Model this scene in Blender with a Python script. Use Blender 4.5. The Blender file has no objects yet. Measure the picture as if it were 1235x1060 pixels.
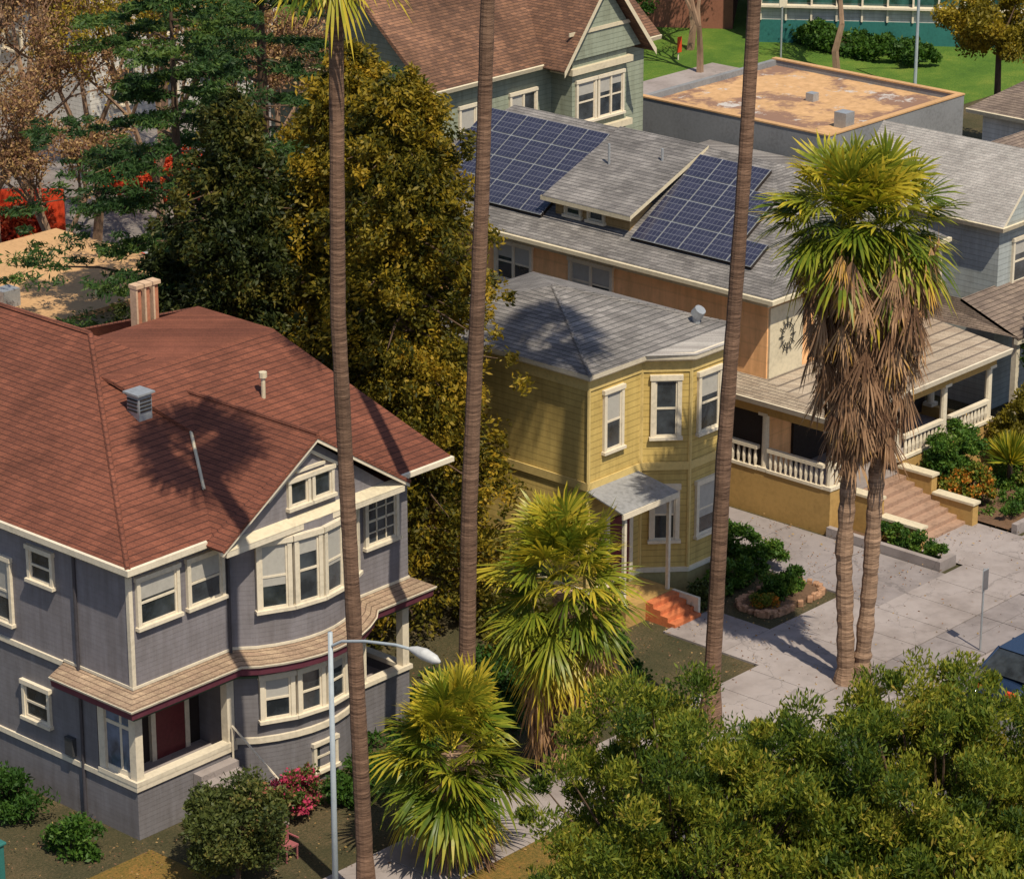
import bpy, math, random
import numpy as np
from mathutils import Vector
rnd = random.Random(7)
R = np.random.RandomState(11)
scn = bpy.context.scene
COL = scn.collection

# ------------------------------------------------------------------ materials
def newmat(name):
    m = bpy.data.materials.new(name); m.use_nodes = True
    nt = m.node_tree; nt.nodes.clear()
    o = nt.nodes.new('ShaderNodeOutputMaterial')
    return m, nt, o
def N(nt, t, **kw):
    n = nt.nodes.new(t)
    for k, v in kw.items(): setattr(n, k, v)
    return n
def mth(nt, op, a, b=None, c=None):
    n = N(nt, 'ShaderNodeMath', operation=op)
    for i, x in enumerate((a, b, c)):
        if x is None: continue
        if isinstance(x, (int, float)): n.inputs[i].default_value = x
        else: nt.links.new(x, n.inputs[i])
    return n.outputs[0]
def mixc(nt, f, a, b, bt='MIX'):
    n = N(nt, 'ShaderNodeMix', data_type='RGBA', blend_type=bt)
    for i, x in ((0, f), (6, a), (7, b)):
        if isinstance(x, (int, float)): n.inputs[i].default_value = x
        elif isinstance(x, tuple): n.inputs[i].default_value = (*x[:3], 1)
        else: nt.links.new(x, n.inputs[i])
    return n.outputs[2]
def noise(nt, co, scale, detail=4, rough=.6):
    n = N(nt, 'ShaderNodeTexNoise'); n.inputs['Scale'].default_value = scale
    n.inputs['Detail'].default_value = detail; n.inputs['Roughness'].default_value = rough
    nt.links.new(co, n.inputs['Vector']); return n.outputs['Fac']
def ramp(nt, f, stops):
    n = N(nt, 'ShaderNodeValToRGB'); e = n.color_ramp.elements
    while len(e) < len(stops): e.new(.5)
    for i, (p, c) in enumerate(stops): e[i].position = p; e[i].color = (*c, 1)
    nt.links.new(f, n.inputs[0]); return n.outputs[0]
def bump(nt, h, s=.3, d=.02):
    n = N(nt, 'ShaderNodeBump'); n.inputs['Strength'].default_value = s; n.inputs['Distance'].default_value = d
    nt.links.new(h, n.inputs['Height']); return n.outputs[0]
def princ(nt, o, col, rough=.8, nrm=None, metal=0, spec=.3):
    b = N(nt, 'ShaderNodeBsdfPrincipled')
    if isinstance(col, tuple): b.inputs['Base Color'].default_value = (*col, 1)
    else: nt.links.new(col, b.inputs['Base Color'])
    if isinstance(rough, (int, float)): b.inputs['Roughness'].default_value = rough
    else: nt.links.new(rough, b.inputs['Roughness'])
    b.inputs['Metallic'].default_value = metal
    b.inputs['Specular IOR Level'].default_value = spec
    if nrm is not None: nt.links.new(nrm, b.inputs['Normal'])
    nt.links.new(b.outputs[0], o.inputs[0]); return b
def dirty(nt, co, col, amt=.25, s1=.5, s2=6.0):
    a = noise(nt, co, s1, 5); b = noise(nt, co, s2, 4)
    f = mth(nt, 'MULTIPLY', mth(nt, 'ADD', a, b), .5)
    dk = tuple(c * (1 - amt * 1.6) for c in col); lt = tuple(min(1, c * (1 + amt * .8)) for c in col)
    return ramp(nt, f, [(.3, dk), (.5, col), (.7, lt)])
def m_plain(name, col, rough=.75, amt=.2, s1=.6, s2=8., b=.15, metal=0, spec=.3):
    m, nt, o = newmat(name); co = N(nt, 'ShaderNodeTexCoord').outputs['Object']
    c = dirty(nt, co, col, amt, s1, s2)
    princ(nt, o, c, rough, bump(nt, noise(nt, co, 30), b, .02), metal, spec); return m
def m_siding(name, col, sp=.16, amt=.15, depth=.02, line=.55):
    m, nt, o = newmat(name); co = N(nt, 'ShaderNodeTexCoord').outputs['Object']
    s = N(nt, 'ShaderNodeSeparateXYZ'); nt.links.new(co, s.inputs[0])
    fr = mth(nt, 'FRACT', mth(nt, 'DIVIDE', s.outputs[2], sp))
    h = mth(nt, 'SUBTRACT', 1.0, fr)
    ln = mth(nt, 'LESS_THAN', fr, .12)
    c = dirty(nt, co, col, amt, .5, 5)
    wn = N(nt, 'ShaderNodeTexWhiteNoise', noise_dimensions='1D')
    nt.links.new(mth(nt, 'FLOOR', mth(nt, 'DIVIDE', s.outputs[2], sp)), wn.inputs['W'])
    c = mixc(nt, mth(nt, 'MULTIPLY', wn.outputs[0], .12), c, tuple(x * .6 for x in col))
    mp = N(nt, 'ShaderNodeMapping'); mp.inputs['Scale'].default_value = (3, 3, .25); nt.links.new(co, mp.inputs[0])
    c = mixc(nt, 1.0, c, ramp(nt, noise(nt, mp.outputs[0], 1.5, 5, .7), [(.32, (.84, .82, .80)), (.6, (1.04,) * 3)]), 'MULTIPLY')
    c = mixc(nt, 1.0, c, ramp(nt, noise(nt, co, .9, 6, .7), [(.35, (.88, .87, .85)), (.6, (1.05,) * 3)]), 'MULTIPLY')
    c = mixc(nt, mth(nt, 'MULTIPLY', ln, line), c, tuple(x * .35 for x in col))  # shade under each board's lap painted into the colour as a dark line
    princ(nt, o, c, .65, bump(nt, h, .6, depth)); return m
def m_shingle(name, c1, c2, mort, sx=.32, sz=.075, amt=.3):
    m, nt, o = newmat(name); co = N(nt, 'ShaderNodeTexCoord').outputs['Object']
    s = N(nt, 'ShaderNodeSeparateXYZ'); nt.links.new(co, s.inputs[0])
    cb = N(nt, 'ShaderNodeCombineXYZ')
    nt.links.new(mth(nt, 'ADD', s.outputs[0], mth(nt, 'MULTIPLY', s.outputs[1], .93)), cb.inputs[0])
    nt.links.new(s.outputs[2], cb.inputs[1])
    br = N(nt, 'ShaderNodeTexBrick', offset=.5)
    nt.links.new(cb.outputs[0], br.inputs['Vector'])
    br.inputs['Color1'].default_value = (*c1, 1); br.inputs['Color2'].default_value = (*c2, 1)
    br.inputs['Mortar'].default_value = (*mort, 1)
    br.inputs['Scale'].default_value = 1; br.inputs['Brick Width'].default_value = sx
    br.inputs['Row Height'].default_value = sz; br.inputs['Mortar Size'].default_value = sz * .1
    br.inputs['Mortar Smooth'].default_value = .3; br.inputs['Bias'].default_value = 0
    n1 = noise(nt, co, .45, 6, .65); n2 = noise(nt, co, 25, 3)
    v = ramp(nt, n1, [(.3, (1 - amt,) * 3), (.65, (1 + amt * .35,) * 3)])
    c = mixc(nt, 1.0, br.outputs[0], v, 'MULTIPLY')
    v2 = ramp(nt, n2, [(.3, (.72,) * 3), (.7, (1.18,) * 3)])
    c = mixc(nt, 1.0, c, v2, 'MULTIPLY')
    v3 = ramp(nt, noise(nt, cb.outputs[0], 2.2, 5, .75), [(.35, (.80, .80, .80)), (.6, (1.06,) * 3)])
    c = mixc(nt, 1.0, c, v3, 'MULTIPLY')
    fr = mth(nt, 'FRACT', mth(nt, 'DIVIDE', s.outputs[2], sz))
    princ(nt, o, c, .9, bump(nt, mth(nt, 'SUBTRACT', 1.0, fr), .7, .03)); return m
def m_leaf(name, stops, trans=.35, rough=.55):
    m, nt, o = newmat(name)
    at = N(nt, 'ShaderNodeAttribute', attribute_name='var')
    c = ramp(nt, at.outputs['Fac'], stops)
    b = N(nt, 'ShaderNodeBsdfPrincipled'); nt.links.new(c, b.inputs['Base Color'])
    b.inputs['Roughness'].default_value = rough; b.inputs['Specular IOR Level'].default_value = .25
    t = N(nt, 'ShaderNodeBsdfTranslucent')
    nt.links.new(mixc(nt, 1.0, c, (1.25, 1.2, .7), 'MULTIPLY'), t.inputs[0])
    mx = N(nt, 'ShaderNodeMixShader'); mx.inputs[0].default_value = trans
    nt.links.new(b.outputs[0], mx.inputs[1]); nt.links.new(t.outputs[0], mx.inputs[2])
    nt.links.new(mx.outputs[0], o.inputs[0]); return m
def m_glass(name, col, rough=.08):
    m, nt, o = newmat(name); co = N(nt, 'ShaderNodeTexCoord').outputs['Object']
    c = ramp(nt, noise(nt, co, 1.7, 3), [(.35, tuple(x * .5 for x in col)), (.65, tuple(x * 1.5 for x in col))])
    princ(nt, o, c, rough, bump(nt, noise(nt, co, 1.5, 1), .06, .05), 0, .9); return m
def m_trunk(name, c1, c2, ring=9.0):
    m, nt, o = newmat(name); co = N(nt, 'ShaderNodeTexCoord').outputs['Object']
    mp = N(nt, 'ShaderNodeMapping'); mp.inputs['Scale'].default_value = (1, 1, ring); nt.links.new(co, mp.inputs[0])
    f = noise(nt, mp.outputs[0], 1.6, 5, .7); g = noise(nt, co, .35, 4)
    c = ramp(nt, f, [(.3, c1), (.68, c2)])
    c = mixc(nt, 1.0, c, ramp(nt, g, [(.3, (.65,) * 3), (.7, (1.2,) * 3)]), 'MULTIPLY')
    princ(nt, o, c, .95, bump(nt, f, .9, .06)); return m
def m_flatroof(name):
    m, nt, o = newmat(name); co = N(nt, 'ShaderNodeTexCoord').outputs['Object']
    a = noise(nt, co, .22, 7, .7); b = noise(nt, co, 2.5, 5, .7)
    c = ramp(nt, b, [(.3, (.42, .25, .12)), (.7, (.62, .38, .20))])
    c = mixc(nt, ramp(nt, a, [(.50, (0, 0, 0)), (.56, (1, 1, 1))]), c, (.24, .14, .10))
    g = noise(nt, co, .5, 6, .75)
    c = mixc(nt, ramp(nt, g, [(.58, (0, 0, 0)), (.62, (1, 1, 1))]), c, (.48, .44, .42))
    princ(nt, o, c, .9, bump(nt, b, .3, .03)); return m
def m_paving(name, col, amt=.25):
    m, nt, o = newmat(name); co = N(nt, 'ShaderNodeTexCoord').outputs['Object']
    c = dirty(nt, co, col, amt, .35, 3)
    st = noise(nt, co, .35, 5, .6); c = mixc(nt, 1.0, c, ramp(nt, st, [(.36, (.84, .82, .80)), (.56, (1, 1, 1))]), 'MULTIPLY')
    vo = N(nt, 'ShaderNodeTexVoronoi', feature='DISTANCE_TO_EDGE'); vo.inputs['Scale'].default_value = .3
    wv = N(nt, 'ShaderNodeVectorMath', operation='ADD'); nt.links.new(co, wv.inputs[0])
    cb = N(nt, 'ShaderNodeCombineXYZ'); nt.links.new(noise(nt, co, 2., 4), cb.inputs[0]); nt.links.new(noise(nt, co, 2.3, 4), cb.inputs[1]); nt.links.new(cb.outputs[0], wv.inputs[1])
    nt.links.new(wv.outputs[0], vo.inputs['Vector'])
    c = mixc(nt, mth(nt, 'MULTIPLY', mth(nt, 'LESS_THAN', vo.outputs[0], .005), .35), c, tuple(x * .35 for x in col))
    princ(nt, o, c, .88, bump(nt, noise(nt, co, 25), .2, .02)); return m

M_white = m_plain('white_trim', (.66, .58, .46), .55, .16)
M_cream = m_plain('cream_paint', (.60, .52, .38), .6, .16)
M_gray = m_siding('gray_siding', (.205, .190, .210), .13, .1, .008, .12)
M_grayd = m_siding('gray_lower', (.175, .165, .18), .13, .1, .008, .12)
M_mauve = m_plain('dark_mauve_paint', (.13, .035, .055), .6)
M_brown = m_shingle('red_brown_shingle', (.215, .073, .044), (.16, .054, .034), (.08, .03, .022), .30, .085, .32)
M_grsh = m_shingle('gray_shingle', (.27, .25, .245), (.165, .152, .152), (.08, .08, .08), .32, .06, .4)
M_grshd = m_shingle('weathered_shingle', (.27, .205, .165), (.18, .135, .115), (.08, .06, .05), .32, .07, .4)
M_porchroof = m_shingle('tan_porch_shingle', (.40, .33, .26), (.33, .26, .20), (.15, .12, .1), .32, .07, .25)
M_brnsh = m_shingle('brown_wood_shingle', (.25, .125, .075), (.14, .072, .048), (.06, .04, .03), .3, .09, .5)
M_ltsh = m_shingle('pale_shingle', (.42, .39, .37), (.34, .31, .295), (.22, .22, .22), .32, .07, .25)
M_yel = m_siding('yellow_siding', (.51, .37, .125), .20, .08, .03, .5)
M_peach = m_siding('peach_siding', (.92, .50, .24), .5, .06, .006, .12)
M_gold = m_plain('golden_stucco', (.42, .26, .09), .85, .16)
M_green = m_siding('sage_siding', (.27, .30, .235), .2, .08, .02, .4)
M_blue = m_siding('bluegray_siding', (.33, .36, .37), .2, .08, .02, .4)
M_ltwall = m_siding('pale_siding', (.55, .53, .50), .2, .08, .02, .4)
M_glass = m_glass('window_glass', (.035, .042, .05))
M_blind = m_plain('window_blind', (.40, .38, .35), .4, .12)
M_glassb = m_glass('window_glass_blue', (.10, .13, .20))
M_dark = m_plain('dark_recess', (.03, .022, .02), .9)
M_door = m_plain('dark_red_door', (.13, .025, .03), .5)
M_conc = m_paving('concrete', (.31, .27, .265), .14)
M_concd = m_paving('driveway_concrete', (.25, .22, .222), .16)
M_asph = m_paving('asphalt', (.105, .097, .10), .2)
M_paint = m_plain('road_paint', (.55, .53, .45), .8, .2)
M_soil = m_plain('soil', (.13, .075, .045), .95, .35, 1., 10., .5)
M_brick = m_plain('terracotta_step', (.50, .15, .06), .8, .3, 2., 10)
M_brickr = m_plain('rubble_brick', (.36, .20, .12), .85, .4, 3., 9)
M_metal = m_plain('galvanised_metal', (.42, .44, .47), .45, .15, 1, 10, .05, .5)
M_lamp = m_plain('lamp_paint', (.34, .38, .42), .5, .1)
M_tan = m_flatroof('tan_flat_roof')
M_tanp = m_plain('tan_parapet', (.50, .30, .15), .9, .2)
M_graywall = m_plain('gray_block_wall', (.22, .225, .24), .9, .2)
M_teal = m_plain('teal_panel', (.03, .14, .13), .5)
M_rbrick = m_plain('red_brown_wall', (.24, .10, .065), .9)
M_bark = m_trunk('bark', (.05, .03, .02), (.16, .10, .065), .4)
M_barkl = m_trunk('pale_bark', (.16, .095, .06), (.34, .22, .15), .4)
M_palm = m_trunk('palm_bark', (.070, .038, .026), (.26, .155, .105), 9)
M_palm2 = m_trunk('shaggy_palm_bark', (.12, .07, .045), (.48, .31, .21), 8)
M_red = m_plain('red_paint', (.60, .06, .02), .5)
M_pink = m_plain('pink_paint', (.30, .10, .11), .6)

def grass_mat(name, a, b, c):
    m, nt, o = newmat(name); co = N(nt, 'ShaderNodeTexCoord').outputs['Object']
    f = noise(nt, co, .35, 8, .75); g = noise(nt, co, 14, 4, .8)
    f = mth(nt, 'MULTIPLY', mth(nt, 'ADD', f, g), .5)
    princ(nt, o, ramp(nt, f, [(.36, a), (.5, b), (.62, c)]), .95, bump(nt, g, .9, .08)); return m
M_ground = grass_mat('ground_cover', (.03, .035, .014), (.075, .065, .03), (.16, .11, .06))
M_lawn = grass_mat('lawn_grass', (.035, .09, .010), (.085, .17, .018), (.19, .24, .035))
M_yard = grass_mat('dry_yard', (.06, .07, .012), (.20, .13, .03), (.36, .17, .045))

def solar():
    m, nt, o = newmat('solar_cells'); co = N(nt, 'ShaderNodeTexCoord').outputs['UV']
    br = N(nt, 'ShaderNodeTexBrick', offset=0); nt.links.new(co, br.inputs['Vector'])
    br.inputs['Color1'].default_value = (.026, .028, .055, 1); br.inputs['Color2'].default_value = (.040, .042, .076, 1)
    br.inputs['Mortar'].default_value = (.13, .135, .17, 1); br.inputs['Scale'].default_value = 1
    br.inputs['Brick Width'].default_value = .25; br.inputs['Row Height'].default_value = .25
    br.inputs['Mortar Size'].default_value = .012
    princ(nt, o, br.outputs[0], .22, None, 0, .6); return m
M_solar = solar()

L_red = m_leaf('redwood_foliage', [(0, (.026, .034, .006)), (.3, (.095, .088, .010)), (.65, (.27, .20, .018)), (1, (.46, .29, .028))], .4)
L_ced = m_leaf('cedar_foliage', [(0, (.012, .030, .012)), (.5, (.038, .085, .022)), (1, (.12, .18, .035))], .3)
L_dark = m_leaf('dark_foliage', [(0, (.012, .022, .007)), (.5, (.045, .058, .012)), (1, (.16, .13, .022))], .3)
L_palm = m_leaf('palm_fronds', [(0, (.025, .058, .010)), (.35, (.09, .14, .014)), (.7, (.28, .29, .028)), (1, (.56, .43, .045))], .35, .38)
L_dead = m_leaf('dead_fronds', [(0, (.09, .045, .026)), (.4, (.25, .14, .08)), (.75, (.43, .26, .15)), (1, (.50, .28, .06))], .2, .8)
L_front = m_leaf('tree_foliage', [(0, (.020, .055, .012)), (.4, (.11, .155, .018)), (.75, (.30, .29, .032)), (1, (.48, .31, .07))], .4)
L_bud = m_leaf('spring_buds', [(0, (.15, .075, .045)), (.5, (.28, .15, .09)), (.8, (.38, .25, .09)), (1, (.5, .33, .16))], .3)
L_yel = m_leaf('yellow_green_foliage', [(0, (.09, .08, .008)), (.5, (.24, .19, .016)), (1, (.45, .30, .03))], .35)
L_shrub = m_leaf('shrub_foliage', [(0, (.016, .050, .010)), (.5, (.065, .14, .018)), (1, (.19, .26, .035))], .3)
L_rose = m_leaf('flowering_shrub', [(0, (.025, .040, .012)), (.6, (.085, .105, .025)), (.9, (.17, .15, .04)), (1, (.42, .10, .08))], .25)
L_mag = m_leaf('magenta_flowers', [(0, (.03, .06, .012)), (.45, (.08, .11, .02)), (.6, (.50, .04, .12)), (1, (.65, .10, .20))], .25)
L_orange = m_leaf('orange_flowers', [(0, (.05, .10, .012)), (.45, (.15, .17, .02)), (.7, (.50, .16, .02)), (1, (.65, .22, .03))], .25)
L_redh = m_leaf('red_hedge', [(0, (.20, .02, .01)), (.6, (.55, .06, .02)), (1, (.60, .16, .05))], .25)

# ------------------------------------------------------------------ mesh helpers
def empty(name, loc=(0, 0, 0)):
    e = bpy.data.objects.new(name, None); e.location = (0, 0, 0); e.empty_display_size = .3
    COL.objects.link(e); return e
class MB:
    def __init__(s): s.v = []; s.f = []
    def poly(s, pts):
        i = len(s.v); s.v += [tuple(p) for p in pts]; s.f.append(tuple(range(i, i + len(pts)))); return s
    def obox(s, o, u, a0, a1, n0, n1, z0, z1):
        nx, ny = u[1], -u[0]; i = len(s.v)
        for z in (z0, z1):
            for a, n in ((a0, n0), (a1, n0), (a1, n1), (a0, n1)):
                s.v.append((o[0] + u[0] * a + nx * n, o[1] + u[1] * a + ny * n, z))
        for q in ((0, 1, 2, 3), (4, 7, 6, 5), (0, 4, 5, 1), (1, 5, 6, 2), (2, 6, 7, 3), (3, 7, 4, 0)):
            s.f.append(tuple(i + k for k in q))
        return s
    def box(s, x0, x1, y0, y1, z0, z1): return s.obox((0, 0), (1, 0), x0, x1, -y0, -y1, z0, z1)
    def tube(s, p0, p1, r0, r1, n=8, cap=True):
        p0 = Vector(p0); p1 = Vector(p1); d = (p1 - p0)
        if d.length < 1e-6: return s
        d.normalize(); a = d.cross(Vector((0, 0, 1)))
        if a.length < .05: a = Vector((1, 0, 0))
        a.normalize(); b = d.cross(a); i = len(s.v)
        for p, r in ((p0, r0), (p1, r1)):
            for k in range(n):
                t = 2 * math.pi * k / n; s.v.append(tuple(p + a * math.cos(t) * r + b * math.sin(t) * r))
        for k in range(n): s.f.append((i + k, i + (k + 1) % n, i + n + (k + 1) % n, i + n + k))
        if cap: s.f.append(tuple(i + n + k for k in range(n))); s.f.append(tuple(i + k for k in reversed(range(n))))
        return s
    def path(s, pts, rads, n=10):
        i0 = len(s.v); m = len(pts); P = [Vector(p) for p in pts]
        for j in range(m):
            d = (P[min(j + 1, m - 1)] - P[max(j - 1, 0)]).normalized()
            a = d.cross(Vector((0.3, 1, 0.05))).normalized(); b = d.cross(a)
            for k in range(n):
                t = 2 * math.pi * k / n; s.v.append(tuple(P[j] + (a * math.cos(t) + b * math.sin(t)) * rads[j]))
        for j in range(m - 1):
            for k in range(n):
                s.f.append((i0 + j * n + k, i0 + j * n + (k + 1) % n, i0 + (j + 1) * n + (k + 1) % n, i0 + (j + 1) * n + k))
        s.f.append(tuple(i0 + (m - 1) * n + k for k in range(n))); return s
    def sweep(s, poly, prof):
        m = len(poly); P = [Vector((p[0], p[1])) for p in poly]; nr = []
        for j in range(m):
            ns = []
            if j > 0: d = (P[j] - P[j - 1]).normalized(); ns.append(Vector((d.y, -d.x)))
            if j < m - 1: d = (P[j + 1] - P[j]).normalized(); ns.append(Vector((d.y, -d.x)))
            if len(ns) == 2: q = (ns[0] + ns[1]); nr.append(q / (1 + ns[0].dot(ns[1])))
            else: nr.append(ns[0])
        i0 = len(s.v); k = len(prof)
        for j in range(m):
            for (o, z) in prof: s.v.append((P[j].x + nr[j].x * o, P[j].y + nr[j].y * o, z))
        for j in range(m - 1):
            for q in range(k - 1):
                s.f.append((i0 + j * k + q, i0 + (j + 1) * k + q, i0 + (j + 1) * k + q + 1, i0 + j * k + q + 1))
        return s
    def done(s, name, mat, parent=None, smooth=False, solid=0, uv=None, bev=0):
        me = bpy.data.meshes.new(name); me.from_pydata(s.v, [], s.f); me.materials.append(mat)
        if smooth:
            for p in me.polygons: p.use_smooth = True
        if uv:
            l = me.uv_layers.new(name='UVMap')
            k = 0
            for q in uv:
                for c in q: l.data[k].uv = c; k += 1
        me.update(); ob = bpy.data.objects.new(name, me); COL.objects.link(ob)
        if parent: ob.parent = parent
        if solid: md = ob.modifiers.new('s', 'SOLIDIFY'); md.thickness = solid; md.offset = -1
        if bev: md = ob.modifiers.new('b', 'BEVEL'); md.width = bev; md.segments = 2
        return ob

class House:
    def __init__(s, name): s.e = empty(name); s.w = {}
    def p(s, name, mat):
        if name not in s.w: s.w[name] = (MB(), mat)
        return s.w[name][0]
    def finish(s, solid={}):
        for k, (mb, mat) in s.w.items(): mb.done(k, mat, s.e, solid=solid.get(k, 0))
    def window(s, o, u, a0, a1, z0, z1, mull=1, fr=.11, kind='blind', sash=True, trim=None, sill=True):
        F = s.p('window_frames', trim or M_white); G = s.p('window_glass', M_glass); Bd = s.p('window_blinds', M_blind)
        S = s.p('window_sashes', M_white)
        F.obox(o, u, a0 - fr, a0, -.02, .09, z0, z1); F.obox(o, u, a1, a1 + fr, -.02, .09, z0, z1)
        F.obox(o, u, a0 - fr - .03, a1 + fr + .03, -.02, .12, z1, z1 + fr * 1.2)
        if sill: F.obox(o, u, a0 - fr - .04, a1 + fr + .04, -.02, .15, z0 - .09, z0)
        w = (a1 - a0) / mull; zm = (z0 + z1) / 2
        for i in range(mull):
            b0 = a0 + i * w; b1 = b0 + w
            if i: F.obox(o, u, b0 - .045, b0 + .045, -.02, .085, z0, z1)
            S.obox(o, u, b0, b0 + .05, -.02, .055, z0, z1); S.obox(o, u, b1 - .05, b1, -.02, .055, z0, z1)
            S.obox(o, u, b0 + .05, b1 - .05, -.02, .055, z0, z0 + .06); S.obox(o, u, b0 + .05, b1 - .05, -.02, .055, z1 - .05, z1)
            if sash: S.obox(o, u, b0 + .05, b1 - .05, -.02, .05, zm - .03, zm + .03)
            G.obox(o, u, b0 + .05, b1 - .05, -.02, .022, z0 + .06, z1 - .05)
            if kind == 'blind' and rnd.random() < .7:
                zz = zm + (z1 - zm) * rnd.uniform(-.4, .7)
                Bd.obox(o, u, b0 + .05, b1 - .05, .023, .032, zz, z1 - .05)

# leaf cloud ------------------------------------------------------
def nrm(a): return a / np.maximum(np.linalg.norm(a, axis=1, keepdims=True), 1e-6)
def leaf_obj(name, pos, d, ln, wd, var, mat, parent=None):
    n = len(pos); d = nrm(d); s = nrm(np.cross(d, R.normal(size=(n, 3))))
    ln = np.broadcast_to(ln, (n,))[:, None]; wd = np.broadcast_to(wd, (n,))[:, None]
    v = np.empty((n, 4, 3)); v[:, 0] = pos - d * ln * .5; v[:, 1] = pos + s * wd * .5; v[:, 2] = pos + d * ln * .5; v[:, 3] = pos - s * wd * .5
    return face_obj(name, v.reshape(-1, 3), np.arange(n * 4), np.full(n, 4), var, mat, parent)
def face_obj(name, v, idx, cnt, var, mat, parent=None):
    me = bpy.data.meshes.new(name); nf = len(cnt)
    me.vertices.add(len(v)); me.vertices.foreach_set('co', np.asarray(v, dtype=np.float32).ravel())
    me.loops.add(len(idx)); me.loops.foreach_set('vertex_index', np.asarray(idx, dtype=np.int32))
    me.polygons.add(nf); st = np.concatenate(([0], np.cumsum(cnt)[:-1])).astype(np.int32)
    me.polygons.foreach_set('loop_start', st); me.polygons.foreach_set('loop_total', np.asarray(cnt, dtype=np.int32))
    me.update(calc_edges=True); at = me.attributes.new('var', 'FLOAT', 'FACE')
    at.data.foreach_set('value', np.clip(var, 0, 1).astype(np.float32)); me.materials.append(mat)
    ob = bpy.data.objects.new(name, me); COL.objects.link(ob)
    if parent: ob.parent = parent
    return ob

def conifer(name, x, y, h, rad, nb, lpb, mat, z0=1.0, droop=.5, up=.1, ln=.3, wd=.1, spread=.35, flat=1.0, vlo=.0, vhi=1., pw=.8, bark=M_bark, irr=.3, trunk=.3, rand=.9, tuft=9):
    e = empty(name); t = MB()
    t.path([(x, y, -.1), (x + .05, y, h * .5), (x, y, h * .97)], [trunk, trunk * .65, .04], 9)
    P = []; D = []; V = []
    for i in range(nb):
        f = ((i + rnd.random()) / nb) ** .85; z = z0 + (h - z0) * f; az = i * 2.399 + rnd.uniform(-.5, .5)
        prof = max(.04, (1 - f) ** pw)
        L = rad * prof * rnd.uniform(1 - irr, 1 + irr * .6)
        dx, dy = math.cos(az), math.sin(az); base = rnd.random() * .5
        sp0 = spread * (.5 + .5 * prof)
        ts = R.uniform(.25, 1.02, tuft) ** .7; side = R.normal(size=(tuft, 1)) * L * .16
        c = np.stack([x + dx * L * ts, y + dy * L * ts, z + L * (up * ts - droop * ts * ts)], 1) + side * np.array([[-dy, dx, 0]]) + R.normal(size=(tuft, 3)) * np.array([.1, .1, .16 * flat])
        k = R.randint(0, tuft, lpb); q = nrm(R.normal(size=(lpb, 3))) * (R.uniform(0, 1, (lpb, 1)) ** .5) * sp0 * R.uniform(.6, 1.3, (tuft, 1))[k]
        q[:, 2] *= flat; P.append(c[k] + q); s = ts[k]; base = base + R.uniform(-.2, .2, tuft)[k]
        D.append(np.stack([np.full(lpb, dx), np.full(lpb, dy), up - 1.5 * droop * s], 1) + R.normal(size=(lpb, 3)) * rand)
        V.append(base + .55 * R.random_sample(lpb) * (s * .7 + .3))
        if i % 2 == 0:
            pts = [(x + dx * L * q, y + dy * L * q, z + L * (up * q - droop * q * q)) for q in (0, .4, .85)]
            t.path(pts, [.07 * prof + .02, .04, .012], 4)
    P = np.concatenate(P); D = np.concatenate(D); V = np.concatenate(V)
    k = P[:, 2] > .1; P = P[k]; D = D[k]; V = V[k]; n = len(P)
    t.done('trunk_and_limbs', bark, e)
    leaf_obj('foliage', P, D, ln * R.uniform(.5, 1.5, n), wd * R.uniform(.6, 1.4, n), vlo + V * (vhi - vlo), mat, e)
    return e
def clumps(cx, cy, cz, rx, ry, rz, nc, cr, npc, up=0.3, inner=.55):
    P = []; D = []; V = []; C = []
    for i in range(nc):
        d = R.normal(size=3); d /= np.linalg.norm(d); rr = rnd.uniform(inner, 1.05)
        c = np.array([cx + d[0] * rx * rr, cy + d[1] * ry * rr, cz + d[2] * rz * rr]); C.append(c)
        r = cr * rnd.uniform(.5, 1.35); q = R.normal(size=(npc, 3)); q = nrm(q) * (R.uniform(.1, 1, (npc, 1)) ** .6) * r
        q[:, 2] *= .8; P.append(c + q); D.append(nrm(q) * .5 + R.normal(size=(npc, 3)) * .6 + np.array([0, 0, up]))
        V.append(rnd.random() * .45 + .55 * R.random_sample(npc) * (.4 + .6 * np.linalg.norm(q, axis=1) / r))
    return np.concatenate(P), np.concatenate(D), np.concatenate(V), C
def broadleaf(name, x, y, z, rx, ry, rz, nc, cr, npc, mat, ln=.2, wd=.08, up=.3, bark=M_bark, trunk=.2, vlo=0, vhi=1, inner=.55):
    e = empty(name); P, D, V, C = clumps(x, y, z, rx, ry, rz, nc, cr, npc, up, inner)
    k = P[:, 2] > .03; P, D, V = P[k], D[k], V[k]; n = len(P)
    t = MB(); zt = max(.1, z - rz * .5); t.path([(x, y, -.1), (x + .1, y, zt * .5), (x, y, zt)], [trunk, trunk * .8, trunk * .6], 9)
    for c in C[::3]:
        a = Vector((x, y, zt)); b = Vector(c); mdp = a.lerp(b, .5) + Vector((0, 0, -.1 * rz)); t.path([a, mdp, b], [trunk * .4, trunk * .22, .01], 5)
    t.done('trunk_and_limbs', bark, e)
    leaf_obj('foliage', P, D, ln * R.uniform(.5, 1.5, n), wd * R.uniform(.6, 1.4, n), vlo + V * (vhi - vlo), mat, e); return e
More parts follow.
